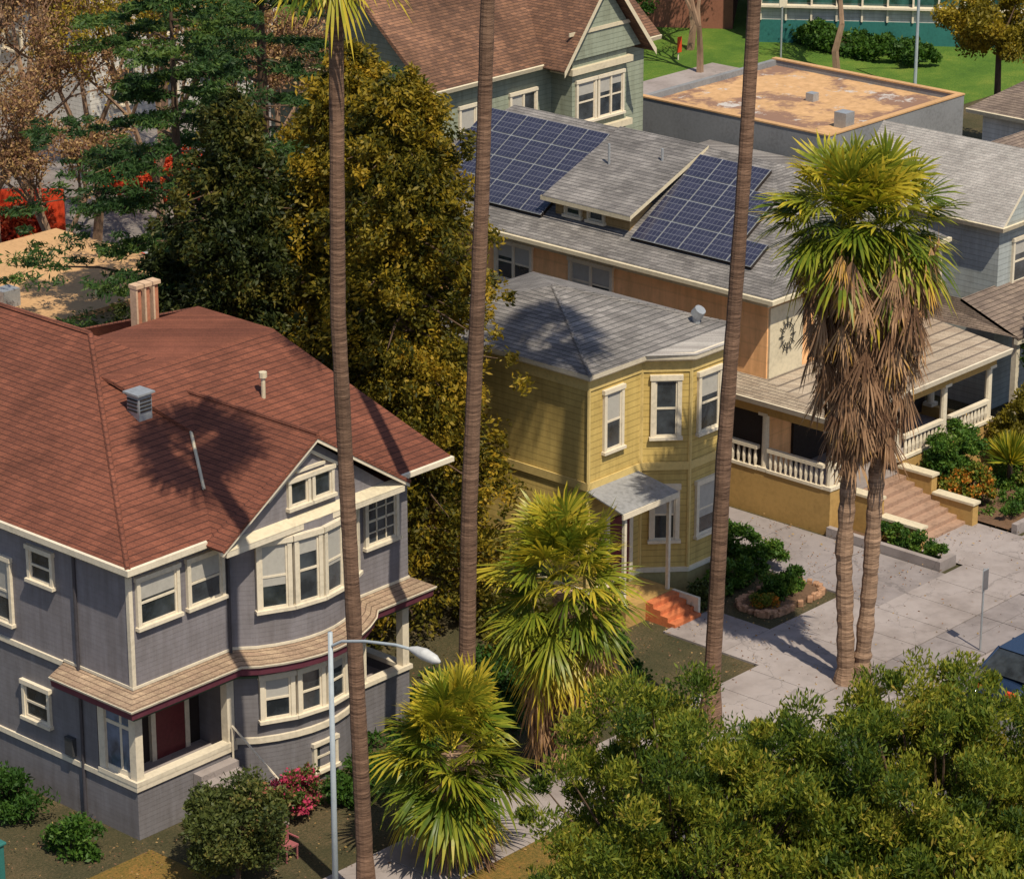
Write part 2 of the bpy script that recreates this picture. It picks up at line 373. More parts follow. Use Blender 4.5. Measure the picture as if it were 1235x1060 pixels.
def bare_tree(name, x, y, h, spread, seed, buds, mat=None, ln=.16, bark=M_barkl, r0=.22, depth=5):
    e = empty(name); t = MB(); rr = random.Random(seed); tips = []
    def go(p, d, L, r, k):
        q = p + d * L; mid = p.lerp(q, .5) + Vector((rr.uniform(-1, 1), rr.uniform(-1, 1), 0)) * L * .06
        t.path([p, mid, q], [r, r * .85, r * .68], 5 if k < 3 else 3)
        if k >= 2: tips.append((mid, q))
        if k >= depth: return
        for i in range(3):
            ax = Vector((rr.gauss(0, 1), rr.gauss(0, 1), rr.gauss(0, .5))); ax.normalize()
            nd = (d + ax * spread * rr.uniform(.5, 1.1) + Vector((0, 0, .12))).normalized()
            go(q, nd, L * rr.uniform(.62, .82), max(.012, r * .6), k + 1)
    go(Vector((x, y, -.1)), Vector((rr.uniform(-.05, .05), rr.uniform(-.05, .05), 1)), h * .27, r0, 0)
    t.done('trunk_and_branches', bark, e)
    if buds:
        T = np.array([[*a, *b] for a, b in tips]); i = R.randint(0, len(T), buds); s = R.random_sample((buds, 1))
        P = T[i, :3] * (1 - s) + T[i, 3:] * s + R.normal(size=(buds, 3)) * .2
        leaf_obj('buds', P, R.normal(size=(buds, 3)), ln * R.uniform(.5, 1.4, buds), ln * .5 * R.uniform(.5, 1.4, buds), R.random_sample(buds), mat or L_bud, e)
    return e

# fan palm --------------------------------------------------------
def fan(V, F, VAR, base, d, pet, rad, var, droop=.35, nseg=24, span=1.9, fold=.25, split=.36):
    d = Vector(d).normalized(); up = Vector((0, 0, 1)); s = d.cross(up)
    if s.length < .05: s = Vector((1, 0, 0))
    s.normalize(); s = (s + Vector((rnd.uniform(-.35, .35), rnd.uniform(-.35, .35), rnd.uniform(-.6, .6)))); s = (s - d * s.dot(d)).normalized()
    n = s.cross(d).normalized(); base = Vector(base)
    sag = -droop * .3 * pet * (1 - abs(d.z)); hub = base + d * pet + up * sag
    i = len(V); V += [base + s * .02, base - s * .02, hub - s * .015, hub + s * .015]; F.append((i, i + 1, i + 2, i + 3)); VAR.append(min(1, var + .25))
    da = 2 * span / nseg; bend = rnd.uniform(-.15, .25)
    for k in range(nseg):
        if rnd.random() < .06: continue
        a = -span + da * (k + .5) + rnd.uniform(-.04, .04); L = rad * (.68 + .32 * math.cos(a * .8)) * rnd.uniform(.78, 1.1)
        dr = droop * rnd.uniform(.5, 1.5)
        def pt(ang, r, extra=0):
            q = hub + (d * math.cos(ang) + s * math.sin(ang)) * r + n * ((fold * abs(math.sin(ang)) * -.4 + bend * (r / rad)) * r + extra)
            q.z -= dr * (r / rad) ** 2.2 * rad * .9; return q
        j = len(V); V += [hub, pt(a - da * .5, L * split), pt(a, L), pt(a + da * .5, L * split), pt(a, L * (split + .02), .035), pt(a - da * .28, L * .72), pt(a + da * .28, L * .72)]
        F += [(j, j + 1, j + 4), (j, j + 4, j + 3), (j + 1, j + 5, j + 6, j + 3), (j + 5, j + 2, j + 6)]
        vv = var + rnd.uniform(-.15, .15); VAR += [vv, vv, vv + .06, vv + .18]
def fans_obj(name, items, mat, parent, **kw):
    V = []; F = []; VAR = []
    for it in items: fan(V, F, VAR, *it[:5], droop=it[5], **kw)
    idx = [a for f in F for a in f]; cnt = [len(f) for f in F]
    return face_obj(name, np.array([tuple(v) for v in V]), np.array(idx), np.array(cnt), np.array(VAR), mat, parent)
def palm_crown(e, c, nf, pet, rad, el_lo=-35, el_hi=85, bias=0, thick=.25, gz=.5, nseg=24):
    it = []
    for i in range(nf):
        f = (i + .5) / nf; el = math.radians(el_hi + (el_lo - el_hi) * f ** .85 + rnd.uniform(-13, 13)); az = i * 2.399 + rnd.uniform(-.5, .5)
        d = (math.cos(az) * math.cos(el), math.sin(az) * math.cos(el), math.sin(el))
        b = (c[0] + math.cos(az) * thick * .5, c[1] + math.sin(az) * thick * .5, c[2] - f * gz)
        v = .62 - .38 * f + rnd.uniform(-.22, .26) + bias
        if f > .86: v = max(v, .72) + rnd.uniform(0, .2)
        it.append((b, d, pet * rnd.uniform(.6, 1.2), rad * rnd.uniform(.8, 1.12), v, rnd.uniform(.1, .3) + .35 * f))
    fans_obj('fronds', it, L_palm, e, nseg=nseg)
def palm_skirt(e, x, y, z0, z1, r0, r1, n, rad=.9, name='dead_skirt', dr=.15):
    it = []
    for i in range(n):
        f = (i + rnd.random()) / n; z = z0 + (z1 - z0) * f; az = rnd.uniform(0, 6.283); rr = r0 + (r1 - r0) * f ** .8
        el = math.radians(rnd.uniform(-88, -66)); w = rr * rnd.uniform(.5, 1.0)
        b = (x + math.cos(az) * w, y + math.sin(az) * w, z + .5)
        d = (math.cos(az) * math.cos(el), math.sin(az) * math.cos(el), math.sin(el))
        v = rnd.uniform(.0, .7) + (.3 if f > .86 and rnd.random() < .6 else 0)
        it.append((b, d, .3, rad * rnd.uniform(.7, 1.25), v, dr))
    fans_obj(name, it, L_dead, e, nseg=10, span=.6, fold=.9, split=.3)
def palm_trunk(e, pts, r0, r1, mat, name='trunk', n=12, steps=60, rough=.04):
    t = MB(); P = [Vector(p) for p in pts]; m = len(P) - 1; out = []; rad = []
    for i in range(steps + 1):
        f = i / steps * m; k = min(int(f), m - 1); g = f - k
        out.append(P[k].lerp(P[k + 1], g)); ff = i / steps
        r = r0 + (r1 - r0) * ff ** .6; rad.append(r * (1 + rnd.uniform(-rough, rough)) + (.12 * r0 * (4 * max(0, .06 - ff) / .06)))
    t.path(out, rad, n); return t.done(name, mat, e, smooth=False)

# ------------------------------------------------------------------ ground
g = MB(); g.poly([(-300, -300, 0), (700, -300, 0), (700, 700, 0), (-300, 700, 0)]); g.done('ground', M_ground)
def sheet(name, x0, x1, y0, y1, z, mat, parent=None):
    m = MB(); m.poly([(x0, y0, z), (x1, y0, z), (x1, y1, z), (x0, y1, z)]); return m.done(name, mat, parent)
sheet('street', -100, 300, 36.0, 45.2, .004, M_asph)
rm = MB()
for i in range(40): rm.poly([(20 + i * 6, 40.55, .008), (23 + i * 6, 40.55, .008), (23 + i * 6, 40.67, .008), (20 + i * 6, 40.67, .008)])
rm.done('road_marking', M_paint)
k = MB(); k.box(-100, 65.6, 45.2, 45.38, 0, .14); k.box(74.2, 300, 45.2, 45.38, 0, .14); k.box(65.6, 74.2, 45.2, 45.38, 0, .03); k.box(-100, 300, 35.8, 36, 0, .14)
k.done('kerb', M_conc)
pv = MB(); xs = -60
while xs < 200:
    pv.box(xs, xs + 1.48, 47.1, 49.6, 0, .12); xs += 1.5
pv.done('sidewalk', M_conc, bev=.01)
ap = MB()
for a in range(4):
    for b in range(2): ap.box(65.7 + a * 2.13, 65.7 + a * 2.13 + 2.1, 45.38 + b * .86, 45.38 + b * .86 + .84, 0, .09)
ap.done('driveway_apron', M_concd)
vg = MB(); vg.box(-100, 60, 45.38, 47.1, 0, .1); vg.box(76, 200, 45.38, 47.1, 0, .1); vg.done('verge', M_yard)
vg = MB(); vg.box(60, 65.7, 45.5, 47.05, .0, .112); vg.box(74.25, 76, 45.5, 47.05, 0, .112); vg.done('verge_paving', M_conc)
dw = MB()
for i in range(9): dw.box(70.75, 74.1, 49.62 + i * 3, 49.62 + i * 3 + 2.97, 0, .06)
dw.done('driveway', M_concd)
fp = MB(); fp.box(65.0, 67.85, 49.62, 51.0, 0, .06); fp.box(67.87, 70.72, 49.62, 51.0, 0, .06); fp.box(65.0, 67.2, 51.02, 53.2, 0, .06); fp.done('front_paving', M_conc)
sheet('lawn', 112, 150, 83, 125, .01, M_lawn)
sheet('park_path', 108, 122, 95.5, 97.3, .02, M_conc)
sheet('back_street', 100, 113, 80, 130, .015, M_asph)
sheet('yard', 30, 46.0, 49.7, 54, .01, M_yard)
sheet('rear_parking', 70, 130, 92, 170, .006, m_plain('pale_asphalt', (.20, .175, .165), .9, .35, .2, 2))
n = 6000; P = np.stack([R.uniform(42, 92, n), R.uniform(45.4, 57, n) , np.full(n, .135)], 1)
P = P[(R.random_sample(n) < np.where(P[:, 1] > 49.7, 1, .2))]; n = len(P)
dd = R.normal(size=(n, 3)); dd[:, 2] *= .15; leaf_obj('fallen_leaves', P, dd, R.uniform(.03, .10, n), R.uniform(.03, .06, n), R.random_sample(n), L_bud)

# ------------------------------------------------------------------ gray house
def gray_house():
    h = House('gray_house')
    X0, X1, Y0, Y1 = 46.15, 55.9, 54.6, 72.
    bx0, bx1, bd = 49.5, 54.0, .95
    bay = [(bx0 + (bx1 - bx0) * i / 10, Y0 - bd * math.sin(math.pi * i / 10) ** .75) for i in range(11)]
    U = h.p('upper_walls', M_gray); Lw = h.p('lower_walls', M_grayd)
    outline = [(X0, Y1), (X0, Y0)] + bay + [(X1, Y0), (X1, Y1)]
    U.sweep(outline, [(0, 3.95), (0, 7.3)])
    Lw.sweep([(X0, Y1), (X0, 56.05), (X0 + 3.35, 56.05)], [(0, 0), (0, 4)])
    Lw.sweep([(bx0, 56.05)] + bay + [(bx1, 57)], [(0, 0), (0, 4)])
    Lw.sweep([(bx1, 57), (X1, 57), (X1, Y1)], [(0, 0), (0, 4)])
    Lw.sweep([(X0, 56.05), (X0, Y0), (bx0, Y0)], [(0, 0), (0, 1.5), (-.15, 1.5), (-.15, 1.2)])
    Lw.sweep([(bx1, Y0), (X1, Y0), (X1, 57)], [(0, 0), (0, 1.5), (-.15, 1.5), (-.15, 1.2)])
    h.p('porch_floor', M_conc).box(X0 + .01, bx0 - .01, Y0 + .02, 56.03, 1.1, 1.2)
    h.p('porch_floor', M_conc).box(bx1, X1 - .01, Y0 + .02, 56.98, 1.1, 1.2)
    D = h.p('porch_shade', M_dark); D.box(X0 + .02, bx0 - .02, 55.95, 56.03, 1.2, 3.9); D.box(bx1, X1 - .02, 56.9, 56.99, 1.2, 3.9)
    h.p('front_door', M_door).box(47.9, 48.9, 55.86, 55.95, 1.2, 3.3)
    W = h.p('white_trim', M_white)
    W.box(47.75, 47.9, 55.84, 55.95, 1.2, 3.4); W.box(48.9, 49.05, 55.84, 55.95, 1.2, 3.4)
    h.p('porch_soffit', M_cream).box(X0, X1, Y0 + .01, 57, 3.9, 3.95)
    W.sweep([(X0, Y1), (X0, Y0), (bx0, Y0)], [(0, 1.36), (.06, 1.36), (.06, 1.5), (0, 1.5)])
    W.sweep(bay, [(0, 1.50), (.08, 1.50), (.08, 1.66), (0, 1.66)])
    W.sweep([(X0, 56.0), (X0, Y0), (bx0, Y0)], [(.07, 1.5), (.07, 1.62), (-.22, 1.62), (-.22, 1.5)])
    W.sweep([(bx1, Y0), (X1, Y0), (X1, 57)], [(.07, 1.5), (.07, 1.62), (-.22, 1.62), (-.22, 1.5)])
    for (cx, cy) in ((X0 + .12, Y0 + .12), (49.36, Y0 + .12), (X0 + .12, 55.9), (X1 - .12, Y0 + .12), (54.15, Y0 + .12)):
        W.box(cx - .12, cx + .12, cy - .12, cy + .12, 1.62, 3.5)
    W.box(X0 + .08, X0 + .14, 55.2, 55.28, 1.62, 3.5); W.box(X0 + .06, X0 + .12, Y0 + .24, 55.78, 1.62, 1.75); W.box(X0 + .06, X0 + .12, Y0 + .24, 55.78, 2.9, 3.0)
    h.p('porch_glass', M_glassb).box(X0 + .09, X0 + .11, Y0 + .24, 55.78, 1.75, 3.5)
    belt = [(X0, 57.2), (X0, Y0)] + bay + [(X1, Y0), (X1, 60)]
    Mv = h.p('mauve_frieze', M_mauve); Mv.sweep(belt, [(.10, 3.42), (.12, 3.60), (.46, 3.60), (.49, 3.80), (.46, 3.80)])
    h.p('green_band', m_plain('green_band', (.06, .10, .06), .6)).sweep(belt, [(.03, 3.36), (.13, 3.36), (.13, 3.42), (.03, 3.42)])
    W.sweep(belt, [(.44, 3.805), (.53, 3.81), (.55, 3.87), (.50, 3.88)])
    h.p('belt_roof', m_shingle('belt_shingle', (.40, .29, .20), (.31, .21, .15), (.15, .10, .07), .2, .06)).sweep(belt, [(.53, 3.885), (.0, 4.12)])
    W.sweep([(X0, Y1), (X0, 57.2)], [(0, 4.0), (.06, 4.0), (.06, 4.14), (0, 4.14)])
    W.sweep(belt, [(0, 4.13), (.03, 4.13), (.03, 4.2), (0, 4.2)])
    P = h.p('drain_pipes', m_plain('dark_pipe', (.06, .055, .065), .5))
    P.tube((X0 - .05, 56.6, .1), (X0 - .05, 56.6, 7.2), .045, .045, 8); P.tube((bx0 - .12, Y0 - .06, 4.1), (bx0 - .12, Y0 - .06, 7.2), .04, .04, 8)
    h.p('meter_box', m_plain('meter', (.05, .05, .055), .5)).box(X0 - .14, X0 - .002, 56.9, 57.2, 1.6, 2.1)
    W.box(X0 - .02, X0 + .1, Y0 - .02, Y0 + .1, 4.2, 7.2)
    ul = (0, -1)
    h.window((X0, 60), ul, 1.7, 2.5, 6.1, 6.9, 1, .1, 'none')
    h.window((X0, 60), ul, -.5, .8, 4.6, 6.3, 1, .1, 'blind')
    h.window((X0, 60), ul, 1.2, 2.1, 2.15, 3.05, 1, .1, 'none')
    h.window((X0, 66), ul, 1.2, 2.3, 4.7, 6.2, 1); h.window((X0, 66), ul, 1.2, 2.3, 1.9, 3.2, 1)
    uf = (1, 0)
    h.window((0, Y0), uf, 46.45, 47.65, 5.75, 6.95, 1, .1, 'blind')
    h.window((0, Y0), uf, 48.1, 49.15, 5.75, 6.95, 1, .1, 'blind')
    h.window((0, Y0), uf, 54.35, 55.4, 5.5, 6.85, 1, .11, 'none')
    S = h.p('window_sashes', M_white)
    for q in (54.7, 55.05): S.box(q - .015, q + .015, Y0 - .05, Y0, 5.5, 6.85)
    for q in (5.85, 6.5): S.box(54.35, 55.4, Y0 - .05, Y0, q - .015, q + .015)
    for (za, zb, kd) in ((5.2, 6.95, 'blind'), (2.15, 3.28, 'blind')):
        for i, (a, b) in enumerate(((1, 3), (3, 5), (5, 7), (7, 9))):
            p, q = Vector(bay[a]), Vector(bay[b]); d = (q - p); L = d.length; d.normalize()
            h.window((p.x + d.y * .05, p.y - d.x * .05), (d.x, d.y), .14, L - .14, za, zb, 1, .12, kd)
    p = Vector(bay[4]); h.window((p.x, p.y), (1, 0), .1, .8, .35, 1.05, 1, .09, 'none')
    gx0, gx1, gy, gz, ga = 48.55, 54.95, 53.75, 7.3, 9.35; gm = (gx0 + gx1) / 2
    h.p('gable_wall', M_gray).poly([(gx0 + .3, gy + .25, gz), (gx1 - .3, gy + .25, gz), (gm, gy + .25, ga)])
    h.p('gable_soffit', M_cream).poly([(gx0, gy, gz - .02), (gx1, gy, gz - .02), (gx1, Y0, gz - .02), (gx0, Y0, gz - .02)])
    W.obox((0, gy), uf, gx0 + .05, gx1 - .05, -.26, .05, gz - .16, gz + .0)
    h.p('gable_ledge', M_cream).poly([(gx0 + .1, gy - .06, gz + .004), (gx1 - .1, gy - .06, gz + .004), (gx1 - .1, gy + .25, gz + .14), (gx0 + .1, gy + .25, gz + .14)])
    def rake(xa, za, xb, zb, yo, th, wd):
        m = W; i = len(m.v)
        for y in (yo, yo + th): m.v += [(xa, y, za), (xb, y, zb), (xb, y, zb + wd), (xa, y, za + wd)]
        for f in ((0, 1, 2, 3), (7, 6, 5, 4), (0, 4, 5, 1), (3, 2, 6, 7), (0, 3, 7, 4), (1, 5, 6, 2)): m.f.append(tuple(i + a for a in f))
    rake(gx0 - .1, gz - .08, gm, ga + .0, gy - .08, .1, .2); rake(gm, ga, gx1 + .1, gz - .08, gy - .08, .1, .2)
    rake(gx0 + 1.7, gz + .75, gm, ga - .35, gy + .16, .06, .1); rake(gm, ga - .35, gx1 - 1.7, gz + .75, gy + .16, .06, .1)
    h.window((0, gy + .25), uf, gm - .72, gm - .12, 7.72, 8.38, 1, .09, 'none', False); h.window((0, gy + .25), uf, gm + .12, gm + .72, 7.72, 8.38, 1, .09, 'none', False)
    W.box(gm - .5, gm + .5, gy + .17, gy + .24, 8.58, 8.66)
    ex, ey, ez = 45.9, 54.3, 7.5
    EL, ER = (ex, ey, ez), (56.3, ey, ez); A = (50.9, 61.3, 10.75); Bk = (50.9, 67., 10.75); BL, BR = (ex, 72.4, ez), (56.3, 72.4, ez)
    Rf = h.p('roof', M_brown)
    Rf.poly([EL, A, Bk, BL]); Rf.poly([A, ER, BR, Bk]); Rf.poly([Bk, BR, BL])
    yt = ey + (ga + .22 - ez) / (A[2] - ez) * (A[1] - ey)
    Rf.poly([EL, (gx0 + .2, ey, ez), (gm, yt, ga + .22), A]); Rf.poly([A, (gm, yt, ga + .22), (gx1 - .2, ey, ez), ER])
    Rf.poly([(gx0 - .15, gy - .1, gz + .1), (gm, gy - .1, ga + .22), (gm, yt, ga + .22), (gx0 + .2, ey + .1, ez + .05), (gx0 - .15, ey, gz + .1)])
    Rf.poly([(gm, gy - .1, ga + .22), (gx1 + .15, gy - .1, gz + .1), (gx1 + .15, ey, gz + .1), (gx1 - .2, ey + .1, ez + .05), (gm, yt, ga + .22)])
    WR = h.p('wing_roof', M_brown); WR.poly([(52., 54.1, 7.4), (57.1, 54.1, 7.4), (55.8, 59.5, 10.1), (50., 59.5, 10.1)])
    WR.poly([(57.1, 54.1, 7.4), (57.2, 70, 7.4), (55.8, 62.5, 10.1), (55.8, 59.5, 10.1)]); WR.poly([(50, 59.5, 10.1), (55.8, 59.5, 10.1), (55.8, 62.5, 10.1), (50, 62.5, 10.1)])
    Fl = h.p('flashing', M_cream); P0 = Vector((gx0 + .2, ey, ez + .05)); P1 = Vector((gm, yt, ga + .27))
    Fl.tube(P0.lerp(P1, .3), P1, .045, .045, 6)
    RC = h.p('ridge_caps', M_brown); RC.tube(EL, A, .07, .07, 6); RC.tube(A, Bk, .07, .07, 6); RC.tube((gm, gy - .1, ga + .23), (gm, yt, ga + .23), .06, .06, 6)
    W.sweep([(ex, 72.4), (ex, ey), (gx0 - .1, ey)], [(-.3, 7.28), (0, 7.28), (.06, 7.32), (.06, 7.48), (0, 7.505)])
    W.sweep([(gx1 + .1, 54.12), (57.1, 54.12), (57.15, 60)], [(-.4, 7.22), (0, 7.22), (.06, 7.26), (.06, 7.39), (0, 7.41)])
    h.p('soffit', M_cream).poly([(ex, ey, 7.26), (57.1, ey, 7.26), (57.1, 72, 7.26), (ex, 72, 7.26)])
    V = h.p('roof_vent_box', M_metal)
    V.box(49.8, 50.25, 58.2, 58.65, 9.1, 10.0); V.box(49.73, 50.32, 58.13, 58.72, 10.0, 10.05)
    for i in range(4): h.p('vent_slots', M_dark).box(49.84, 50.21, 58.17, 58.19, 9.55 + i * .1, 9.59 + i * .1)
    for i in range(4): h.p('vent_slots', M_dark).box(49.77, 49.79, 58.24, 58.61, 9.55 + i * .1, 9.59 + i * .1)
    Pp = h.p('vent_pipe', M_cream); Pp.tube((53.6, 57.6, 8.6), (53.6, 57.6, 9.7), .06, .06, 8); Pp.tube((53.6, 57.6, 9.7), (53.6, 57.6, 9.85), .11, .11, 8)
    C = h.p('chimney', m_plain('cream_chimney', (.55, .38, .26), .8, .25)); C.box(54.1, 54.95, 63.0, 63.8, 8, 9.45)
    CF = h.p('chimney_flues', m_plain('brick_flue', (.42, .17, .10), .8, .3))
    for i in range(3): CF.box(54.12 + i * .31, 54.27 + i * .31, 63.12, 63.3, 9.45, 10.85); C.box(54.06 + i * .31, 54.12 + i * .31, 63.08, 63.34, 9.45, 10.85); C.box(54.05 + i * .31, 54.32 + i * .31, 63.05, 63.38, 10.85, 10.95)
    C.box(54.05, 55.0, 62.95, 63.85, 9.3, 9.47)
    St = h.p('front_steps', M_conc)
    for i in range(7): St.box(48.0, 49.3, 54.58 - (i + 1) * .3, 54.58 - i * .3, 0, 1.2 - i * .17)
    Rl = h.p('stair_rail', M_white)
    for x in (49.3,):
        Rl.tube((x, 54.5, 2.1), (x, 52.5, .95), .03, .03, 6); Rl.tube((x, 52.5, .95), (x, 52.5, 0), .03, .03, 6); Rl.tube((x, 54.5, 2.1), (x, 54.5, 1.2), .03, .03, 6)
    h.finish({'roof': .1, 'wing_roof': .1})
gray_house()

# ------------------------------------------------------------------ yellow house
def yellow_house():
    h = House('yellow_bay_window_house')
    X0, Y0, X1, Y1 = 64.4, 55.6, 70.3, 63.
    out = [(X0, Y1), (X0, Y0), (66.75, Y0), (67.8, 54.6), (69.5, 54.6), (70.3, 55.4), (X1, Y1)]
    h.p('walls', M_yel).sweep(out, [(0, .75), (0, 7.4)])
    h.p('foundation', m_plain('yellow_foundation', (.36, .30, .14), .9)).sweep(out, [(0.02, 0), (.02, .75)])
    W = h.p('white_trim', M_white)
    W.sweep(out, [(0, .72), (.07, .72), (.07, .86), (0, .86)])
    Y = h.p('yellow_trim', m_plain('yellow_trim', (.58, .43, .17), .6))
    Y.sweep(out, [(0, 3.95), (.05, 3.95), (.05, 4.2), (0, 4.2)]); Y.sweep(out, [(0, 7.0), (.04, 7.0), (.04, 7.32), (0, 7.32)])
    W.sweep(out, [(0, 7.33), (.2, 7.38), (.26, 7.44), (.28, 7.58), (.1, 7.6)])
    for x, y in ((X0, Y0), (66.75, Y0), (67.8, 54.6), (69.5, 54.6)): Y.tube((x, y, .8), (x, y, 7.35), .06, .06, 6)
    ul, uf = (0, -1), (1, 0); dd = Vector((1.05, -1.0)).normalized(); ud = (dd.x, dd.y)
    h.window((X0, Y0), uf, .72, 1.38, 5.0, 6.75, 1, .11, 'blind')
    for z0, z1 in ((5.0, 6.75), (1.75, 3.35)):
        h.window((66.75, Y0), ud, .4, 1.05, z0, z1, 1, .13, 'blind'); h.window((67.8, 54.6), uf, .4, 1.25, z0, z1, 1, .12, 'blind')
    h.p('front_door', M_door).box(65.3, 66.2, Y0 - .06, Y0, .6, 2.8)
    for q in (65.15, 66.2): W.box(q, q + .15, Y0 - .09, Y0, .6, 2.95)
    ex0, ex1, ey0, ey1, ze = 64.12, 70.6, 55.32, 63.3, 7.6; ap = (67.0, 59.3, 8.8)
    Rf = h.p('roof', M_grsh); c1, c2, c3, c4 = (ex0, ey0, ze), (ex1, ey0, ze), (ex1, ey1, ze), (ex0, ey1, ze)
    Rf.poly([c1, c2, ap]); Rf.poly([c2, c3, ap]); Rf.poly([c1, ap, c4]); Rf.poly([c3, c4, ap])
    h.p('bay_roof', M_ltsh).poly([(66.5, 55.35, ze + .005), (67.68, 54.3, ze - .01), (69.62, 54.3, ze - .01), (70.6, 55.35, ze + .005)])
    RC = h.p('ridge_caps', M_grsh); RC.tube(c1, ap, .06, .06, 6); RC.tube(c2, ap, .06, .06, 6)
    V = h.p('roof_vent', M_metal); V.tube((69.6, 55.9, 7.6), (69.6, 55.9, 8.0), .12, .12, 10); V.tube((69.6, 55.9, 8.0), (69.6, 55.75, 8.2), .2, .18, 10)
    Cn = h.p('canopy', m_plain('canopy_metal', (.24, .24, .25), .7, .3)); Cn.poly([(64.3, 55.58, 3.95), (66.6, 55.58, 3.95), (66.8, 54.2, 3.6), (64.3, 54.2, 3.6)])
    W.box(64.3, 66.8, 54.16, 54.22, 3.45, 3.62)
    for q in range(10): h.p('canopy_ribs', M_metal).tube((64.35 + q * .245, 55.5, 3.95), (64.35 + q * .262, 54.2, 3.62), .015, .015, 4)
    W.box(66.5, 66.6, 54.28, 54.38, 0, 3.5); W.box(64.5, 64.6, 54.28, 54.38, .6, 3.5)
    h.p('landing', M_gold).box(64.5, 66.7, 54.2, 55.55, 0, .6)
    for i in range(4): h.p('front_steps', M_brick).box(65.4, 66.6, 54.2 - (i + 1) * .28, 54.2 - i * .28, 0, .58 - i * .14)
    W.box(66.6, 66.7, 53.2, 54.2, 0, .6)
    h.finish({'roof': .08, 'canopy': .04})
yellow_house()

